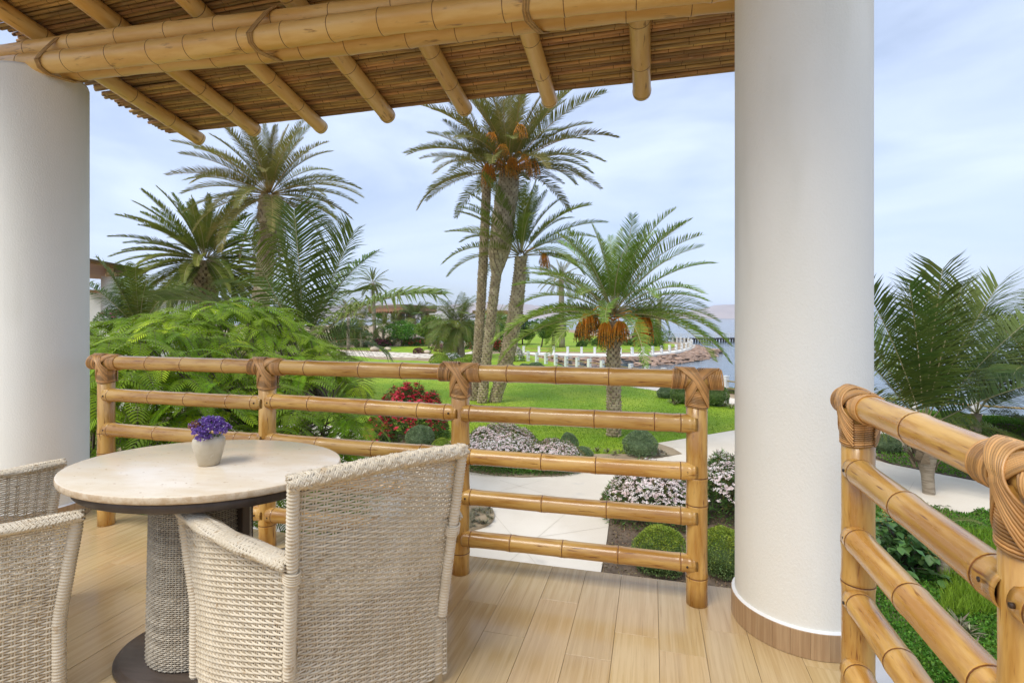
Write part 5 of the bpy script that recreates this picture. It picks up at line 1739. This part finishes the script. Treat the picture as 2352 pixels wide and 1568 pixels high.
def hedge(label, a, c, w, h, mats, seed, n, ll=.06, lw=.035, z0=.0):
    a, c = Vector(a), Vector(c)
    m = M4((a.x, a.y, z0), math.atan2(c.y - a.y, c.x - a.x))
    L = (c - a).length
    root = thing('hedge', label, 'hedge', m)
    r = np.random.default_rng(seed); b = MB()
    x = r.uniform(0, L, n); q = r.uniform(-1, 1, n); face = r.uniform(0, 1, n)
    y = np.where(face < .5, q * w / 2, np.sign(q) * w / 2 * r.uniform(.88, 1.03, n))
    z = np.where(face < .5, h * r.uniform(.9, 1.03, n), h * r.uniform(.05, 1, n))
    z += .04 * np.sin(x * 3) + .03 * np.sin(x * 7 + 1)
    D = np.stack([r.normal(0, .5, n), np.where(face < .5, 0, np.sign(q) * .8), np.where(face < .5, .9, .35)], 1) + r.normal(0, .4, (n, 3))
    leaves(b, np.stack([x, y, z], 1), D, r.uniform(.7, 1.2, n) * ll, lw, r)
    inst('foliage', b.mesh('foliage', mats), m, root, 'stuff')
    b = MB(); b.box((L / 2, 0, h * .44), (L - .1, w * .86, h * .86))
    inst('twigs', b.mesh('twigs', m_branch, False), m, root)
    return root
hedge('clipped bright green hedge by the sea right of the column', P(2120, 1004), P(2420, 1030), 1.0, .80, [m_hedge], 400, 15000)
hedge('low clipped hedge strip between the far path and the seaside fence', G(1600, 29.5), G(2010, 22.8), .8, .22, [m_hedge], 401, 6000)

# ground cover beds right of the column
def cover(polys, box, n, seed, m, ll, lw, hmax, notin=()):
    r = np.random.default_rng(seed)
    pts = scatter_px(n, *box, polys, notin, .04, seed)
    k = len(pts)
    hh = hmax * (.55 + .45 * np.sin(pts[:, 0] * 2.3) * np.sin(pts[:, 1] * 2.9 + 1))
    C = pts + np.stack([np.zeros(k), np.zeros(k), r.uniform(.1, 1, k) * np.maximum(hh, .03)], 1)
    b = MB()
    leaves(b, C, r.normal(0, .55, (k, 3)) + [0, 0, .55], r.uniform(.7, 1.25, k) * ll, lw, r)
    return tag(inst('ground_cover', b.mesh('ground_cover', m)), kind='stuff')
CV1 = [P(u, v) for u, v in ((2010, 1052), (2052, 1036), (2120, 1038), (2290, 1062), (2480, 1090), (2480, 1148), (2279, 1114), (2160, 1091), (2052, 1069))]
flat('planting_bed', CV1, .055, m_soil, .05)
cover([CV1], (2010, 2480, 1034, 1150), 15000, 501, m_hedge, .055, .035, .14)
cover([BEDR], (2000, 2420, 1140, 1215), 12000, 502, m_ground, .05, .032, .12)
cover([BEDR], (1995, 2420, 1200, 1580), 42000, 503, m_ground, .042, .028, .10)
gg = MB(); r2 = np.random.default_rng(504)
pts = scatter_px(5200, 2165, 2300, 1225, 1420, [BEDR], (), .05, 504)
leaves(gg, pts, r2.normal(0, .35, (len(pts), 3)) + [0, 0, .9], r2.uniform(.12, .26, len(pts)), .009, r2)
tag(inst('grass', gg.mesh('grass', m_grass)), kind='stuff')
lt = MB(); r3 = np.random.default_rng(505)
pts = scatter_px(9000, 1380, 1800, 1080, 1420, [BED2], (), .076, 506)
leaves(lt, pts, r3.normal(0, .8, (len(pts), 3)) + [0, 0, .15], r3.uniform(.02, .07, len(pts)), .022, r3)
tag(inst('leaf_litter', lt.mesh('leaf_litter', m_litter)), kind='stuff')
# young palm stem in that bed
b12 = P(2172, 1330)
q = palm('small ringed palm stem in the leafy bed below the right railing', None, b12)
trunk(q, b12, G(2160, 8.2, .75), lambda t: .10 - .02 * t, 'ring', 3, n=10)
for a in range(6): one_frond(q, G(2160, 8.2, .75), 'cocoY', a * 1.05, 30 + 8 * (a % 3), .62)

# broad leaved shrub below the right railing
bl_root = thing('broadleaf_shrub', 'dark broad leaved shrub with yellow buds below the right railing', 'shrub', Matrix.Translation(P(2085, 1370)))
r = random.Random(77)
lm = []
for k in range(3):
    b = MB()
    n = 6; s = np.linspace(0, 1, n); w = .34 * np.sin(np.pi * np.clip(s, .02, 1) ** .8) + .005
    V = []
    for i in range(n): V += [(s[i], -w[i], .10 * w[i] - .12 * s[i] ** 2), (s[i], 0, -.12 * s[i] ** 2 - .04), (s[i], w[i], .10 * w[i] - .12 * s[i] ** 2)]
    b.add(V, [(i * 3 + j_, i * 3 + 3 + j_, i * 3 + 4 + j_, i * 3 + 1 + j_) for i in range(n - 1) for j_ in range(2)])
    lm.append(b.mesh('leaf', m_broad))
cnt = 0
sb_, bb_ = MB(), MB()
lf_ = MB(); rg4 = np.random.default_rng(88)
for k in range(190):
    u, v = r.uniform(2015, 2165), r.uniform(1180, 1370)
    if u > 2090 + (v - 1150) * .55: continue
    d = r.uniform(7.6, 8.9)
    p = Pd(u, v, d)
    if p.z < .25 or p.z > 1.55: continue
    g0 = G(2075 + r.uniform(-25, 25), 8.3)
    sb_.tube([(g0.x, g0.y, 0), (g0.x * .4 + p.x * .6, g0.y * .4 + p.y * .6, p.z * .7), tuple(p)], [.014, .009, .005], 5)
    for q in range(5):
        if cnt >= 296:
            q4 = np.array(p)[None] + rg4.normal(0, .06, (2, 3))
            leaves(lf_, q4, rg4.normal(0, .6, (2, 3)) + [0, 0, -.1], .16, .10, rg4, up=np.array([[0, 0, 1.0], [.2, .1, 1.0]]))
            continue
        az = r.uniform(0, 6.28); sc = r.uniform(.13, .21)
        inst('leaf', lm[r.randrange(3)], Matrix.Translation(p + Vector((r.uniform(-.05, .05), r.uniform(-.05, .05), r.uniform(-.10, .05)))) @ Matrix.Rotation(az, 4, 'Z') @ Matrix.Rotation(r.uniform(-.3, .7), 4, 'Y') @ Matrix.Diagonal((sc,) * 3 + (1,)), bl_root)
        cnt += 1
    if v < 1290 and k % 3 == 0:
        rg2 = np.random.default_rng(k)
        leaves(bb_, np.array(p)[None] + rg2.normal(0, .045, (22, 3)) + [0, 0, .05], rg2.normal(0, .6, (22, 3)) + [0, 0, .6], .035, .02, rg2)
inst('stems', sb_.mesh('stems', m_branch), Matrix(), bl_root)
inst('leaf_mass', lf_.mesh('leaf_mass', m_broad), Matrix(), bl_root, 'stuff')
inst('flower_buds', bb_.mesh('flower_buds', m_bud), Matrix(), bl_root, 'stuff')

# ------------------------------------------------------------------ houses
def box_part(name, parent, m, c, sz, mt):
    b = MB(); b.box(c, sz); return inst(name, b.mesh(name, mt, False), m, parent)
hc = cw(-16.2, 21.1)
ho = thing('white_house', 'white neighbouring house with a cane roof at the far left', 'house', Matrix.Translation(hc))
I4 = Matrix()
def slab_of(name, pts, z0, z1, mt, par, zs=None):
    b = MB()
    a = sum(pts[i].x * pts[(i + 1) % len(pts)].y - pts[(i + 1) % len(pts)].x * pts[i].y for i in range(len(pts)))
    if a < 0: pts = pts[::-1]
    n = len(pts)
    b.add([(p.x, p.y, z0) for p in pts] + [(p.x, p.y, z1) for p in pts], [list(range(n))[::-1], list(range(n, 2 * n))] + [(i, (i + 1) % n, (i + 1) % n + n, i + n) for i in range(n)])
    return inst(name, b.mesh(name, mt, False), Matrix(), par)
b = MB(); b.lathe([(.32, 2.0), (.32, 5.66), (.001, 5.661)], 32, cx=hc.x, cy=hc.y); inst('column', b.mesh('house_column', m_plaster), I4, ho)
h2 = cw(-18.2, 25.4)
b = MB(); b.lathe([(.32, 2.0), (.32, 5.70), (.001, 5.701)], 24, cx=h2.x, cy=h2.y); inst('column', b.mesh('house_column', m_plaster), I4, ho)
hax = cw(-.62, .78)
hsd = Vector((hax.y, -hax.x, 0))
for (x, z) in ((-.09, 5.75), (.09, 5.75), (0, 5.90)):
    q0_ = hc + hsd * x - hax * .45; q0_.z = z
    inst('beam_pole', bamboo(4.4, .088, node_list(4.4, .4, 5), 31, POLE, 14, mesh_name='house_beam'), axis_m(q0_, q0_ + hax), ho)
hr = [cw(-15.0, 17.0), cw(-16.45, 23.5), cw(-21.2, 27.0), cw(-24, 19)]
slab_of('roof', hr, 6.0, 6.10, m_timber, ho)
hm_ = sum(hr, Vector()) / 4
slab_of('cane_edge', [hm_ + (q - hm_) * 1.015 for q in hr], 6.102, 6.17, m_thatch, ho)
slab_of('wall', [cw(-22, 27.2), cw(-17.9, 29.0), cw(-17.9, 29.4), cw(-22, 27.6)], 2.0, 5.3, m_plaster, ho)
slab_of('roof_edge', [cw(-22, 26.9), cw(-17.7, 28.7), cw(-17.7, 29.5), cw(-22, 27.7)], 5.302, 5.46, m_timber, ho)
slab_of('window_shutter', [cw(-21.3, 27.35), cw(-20.55, 27.66), cw(-20.55, 27.74), cw(-21.3, 27.43)], 4.9, 5.25, m_shutter, ho)
slab_of('wall', [cw(-16.6, 22.2), cw(-18.4, 26.5), cw(-22, 27.0), cw(-24, 20)], .1, 3.4, m_plaster, ho)
# flower trough on its terrace
tq = thing('flower_trough', 'white wall trough of garden flowers below the neighbouring roof', 'planter', Matrix.Translation(G(270, 16.5)))
pa, pb_ = G(120, 17), G(372, 15.2)
ribbon_m = MB()
t = (pb_ - pa).normalized(); nrm = Vector((-t.y, t.x, 0))
V = [pa, pb_, pb_ + nrm * .7, pa + nrm * .7]
ribbon_m.add([(p.x, p.y, 1.2) for p in V] + [(p.x, p.y, 3.88) for p in V], [(3, 2, 1, 0), (4, 5, 6, 7), (0, 1, 5, 4), (1, 2, 6, 5), (2, 3, 7, 6), (3, 0, 4, 7)])
inst('trough', ribbon_m.mesh('trough', m_plaster, False), Matrix(), tq)
for i, (u, fm_, w, lab) in enumerate(((238, m_fuch, .55, 'geranium clump with pink blooms, left end of the white trough'), (270, m_purple, .5, 'clump with one purple head in the white trough'), (300, m_fuch, .55, 'green clump in the middle of the white trough'), (325, m_fuch, .4, 'pink blooming clump at the right end of the white trough'))):
    q = G(u, 16.3); q = q + nrm * .3
    bush('flower_clump', lab, 'flowers', Vector((q.x, q.y, 0)), w, .35, .42 if i != 2 else .30, 900, .09, .03, [m_boxS if i % 2 else m_ole], 600 + i, 26, .07, fm_, z0=3.86, group='flower clumps in the white trough', f_low=.3)

pv = thing('pavilion', 'far pavilion with a flat timber roof and white walls', 'building', Matrix.Translation(G(925, 88)))
Fc_, Lc, Rc = G(926, 84), G(846, 98), G(1003, 100)
Bc = Lc + Rc - Fc_
zz = 4 + 15.5 / F * 84
slab_of('roof', [Fc_, Rc, Bc, Lc], zz, zz + 1.0, m_timber, pv)
cc_ = (Fc_ + Bc) / 2
ins = lambda k: [cc_ + (p - cc_) * k for p in (Fc_, Rc, Bc, Lc)]
slab_of('roof_edge', ins(1.012), zz + .62, zz + 1.12, m_thatch, pv)
for k in range(13):
    a = Fc_.lerp(Lc, (k + .5) / 13); c = a + (Rc - Fc_)
    slab_of('rafter', [a, a + (Lc - Fc_).normalized() * .3, c + (Lc - Fc_).normalized() * .3, c], zz - .22, zz - .002, m_timber, pv)
slab_of('floor_slab', ins(.80), 1.8, 2.9, m_plaster, pv)
for f1, f2 in ((.70, .55), (.70, .2), (.70, -.1), (.60, -.5), (.2, .7), (-.2, .7)):
    p = cc_ + (Fc_ - Bc) * .5 * f1 * .6 + (Rc - Lc) * .5 * f2
    slab_of('pillar', [p + Vector((x, y, 0)) for x, y in ((-.3, -.3), (.3, -.3), (.3, .3), (-.3, .3))], 2.9, zz - .22, m_bark, pv)
gl = [cc_ + (Fc_ - cc_) * .22 + (Lc - cc_) * .35, cc_ + (Fc_ - cc_) * .22 + (Rc - cc_) * .35]
tt = (gl[1] - gl[0]).normalized()
for k in range(5):
    a = gl[0].lerp(gl[1], k / 5 + .01); c = gl[0].lerp(gl[1], (k + 1) / 5 - .01)
    w = slab_of('window', [a, c, c + Vector((-tt.y, tt.x, 0)) * .1, a + Vector((-tt.y, tt.x, 0)) * .1], 2.9, zz - .3, m_glass, pv)
p = G(987, 93); slab_of('wall', [p, p + tt * 3.4, p + tt * 3.4 + Vector((0, 2, 0)), p + Vector((0, 2, 0))], 2.0, zz - .25, m_plaster, pv)
p = G(880, 93); slab_of('wall', [p, p + tt * 1.6, p + tt * 1.6 + Vector((0, 2, 0)), p + Vector((0, 2, 0))], 1.5, 3.4, m_plaster, pv)
p2_ = thing('pavilion', 'second timber roofed building glimpsed between the tall palm trunks', 'building', Matrix.Translation(G(1120, 110)))
q0 = G(1085, 112)
slab_of('roof', [q0, q0 + tt * 8, q0 + tt * 8 + Vector((0, 8, 0)), q0 + Vector((0, 8, 0))], 4.9, 5.6, m_timber, p2_)
slab_of('wall', [q0 + tt * 1 + Vector((0, 1, 0)), q0 + tt * 7 + Vector((0, 1, 0)), q0 + tt * 7 + Vector((0, 6, 0)), q0 + tt * 1 + Vector((0, 6, 0))], .0, 4.9, m_plaster, p2_)
gw = G(1000, 84)
gh = thing('garden_wall', 'low white house wall behind the plumeria trees', 'wall', Matrix.Translation(gw))
slab_of('wall', [gw, gw + tt * 5, gw + tt * 5 + Vector((0, .4, 0)), gw + Vector((0, .4, 0))], 0, 2.2, m_plaster, gh)
slab_of('door', [gw + tt * 2.4 + Vector((0, -.06, 0)), gw + tt * 3.6 + Vector((0, -.06, 0)), gw + tt * 3.6 + Vector((0, -.01, 0)), gw + tt * 2.4 + Vector((0, -.01, 0))], 0, 1.9, m_shutter, gh)

# birds
bb = MB()
bb.add([(0, 0, 0), (.12, .05, .0), (.30, 0, .02), (.12, -.05, 0), (.13, .34, .10), (.20, .06, .02), (.13, -.34, .10), (.20, -.06, .02), (.12, 0, .05)], [(0, 1, 8), (1, 2, 8), (2, 3, 8), (3, 0, 8), (0, 3, 2, 1), (1, 4, 5), (3, 7, 6)])
bm_ = bb.mesh('bird', m_bird)
for i, (u, v, lab) in enumerate(((2314, 636, 'leftmost bird flying over the sea'), (2319, 641, 'lowest bird flying over the sea'), (2328, 640, 'middle bird flying over the sea'), (2338, 637, 'rightmost bird flying over the sea'))):
    p = Pd(u, v, 90)
    tag(inst('bird', bm_, Matrix.Translation(p) @ Matrix.Rotation(1.2 + i, 4, 'Z') @ Matrix.Diagonal((1.6, 1.6, 1.6, 1))), lab, 'bird', 'birds over the sea')

# ------------------------------------------------------------------ sea air
hzm = bpy.data.materials.new('sea_haze')
hzm.use_nodes = True
_t = hzm.node_tree
_t.nodes.clear()
_o = _t.nodes.new('ShaderNodeOutputMaterial')
_v = _t.nodes.new('ShaderNodeVolumePrincipled')
_v.inputs['Color'].default_value = (.80, .87, 1.0, 1)
_v.inputs['Density'].default_value = .00011
_v.inputs['Anisotropy'].default_value = 0.1
_t.links.new(_v.outputs['Volume'], _o.inputs['Volume'])
b = MB(); b.box((0, 0, 60), (19000, 19000, 130))
hz = inst('haze', b.mesh('haze', hzm, False)); tag(hz, kind='stuff')
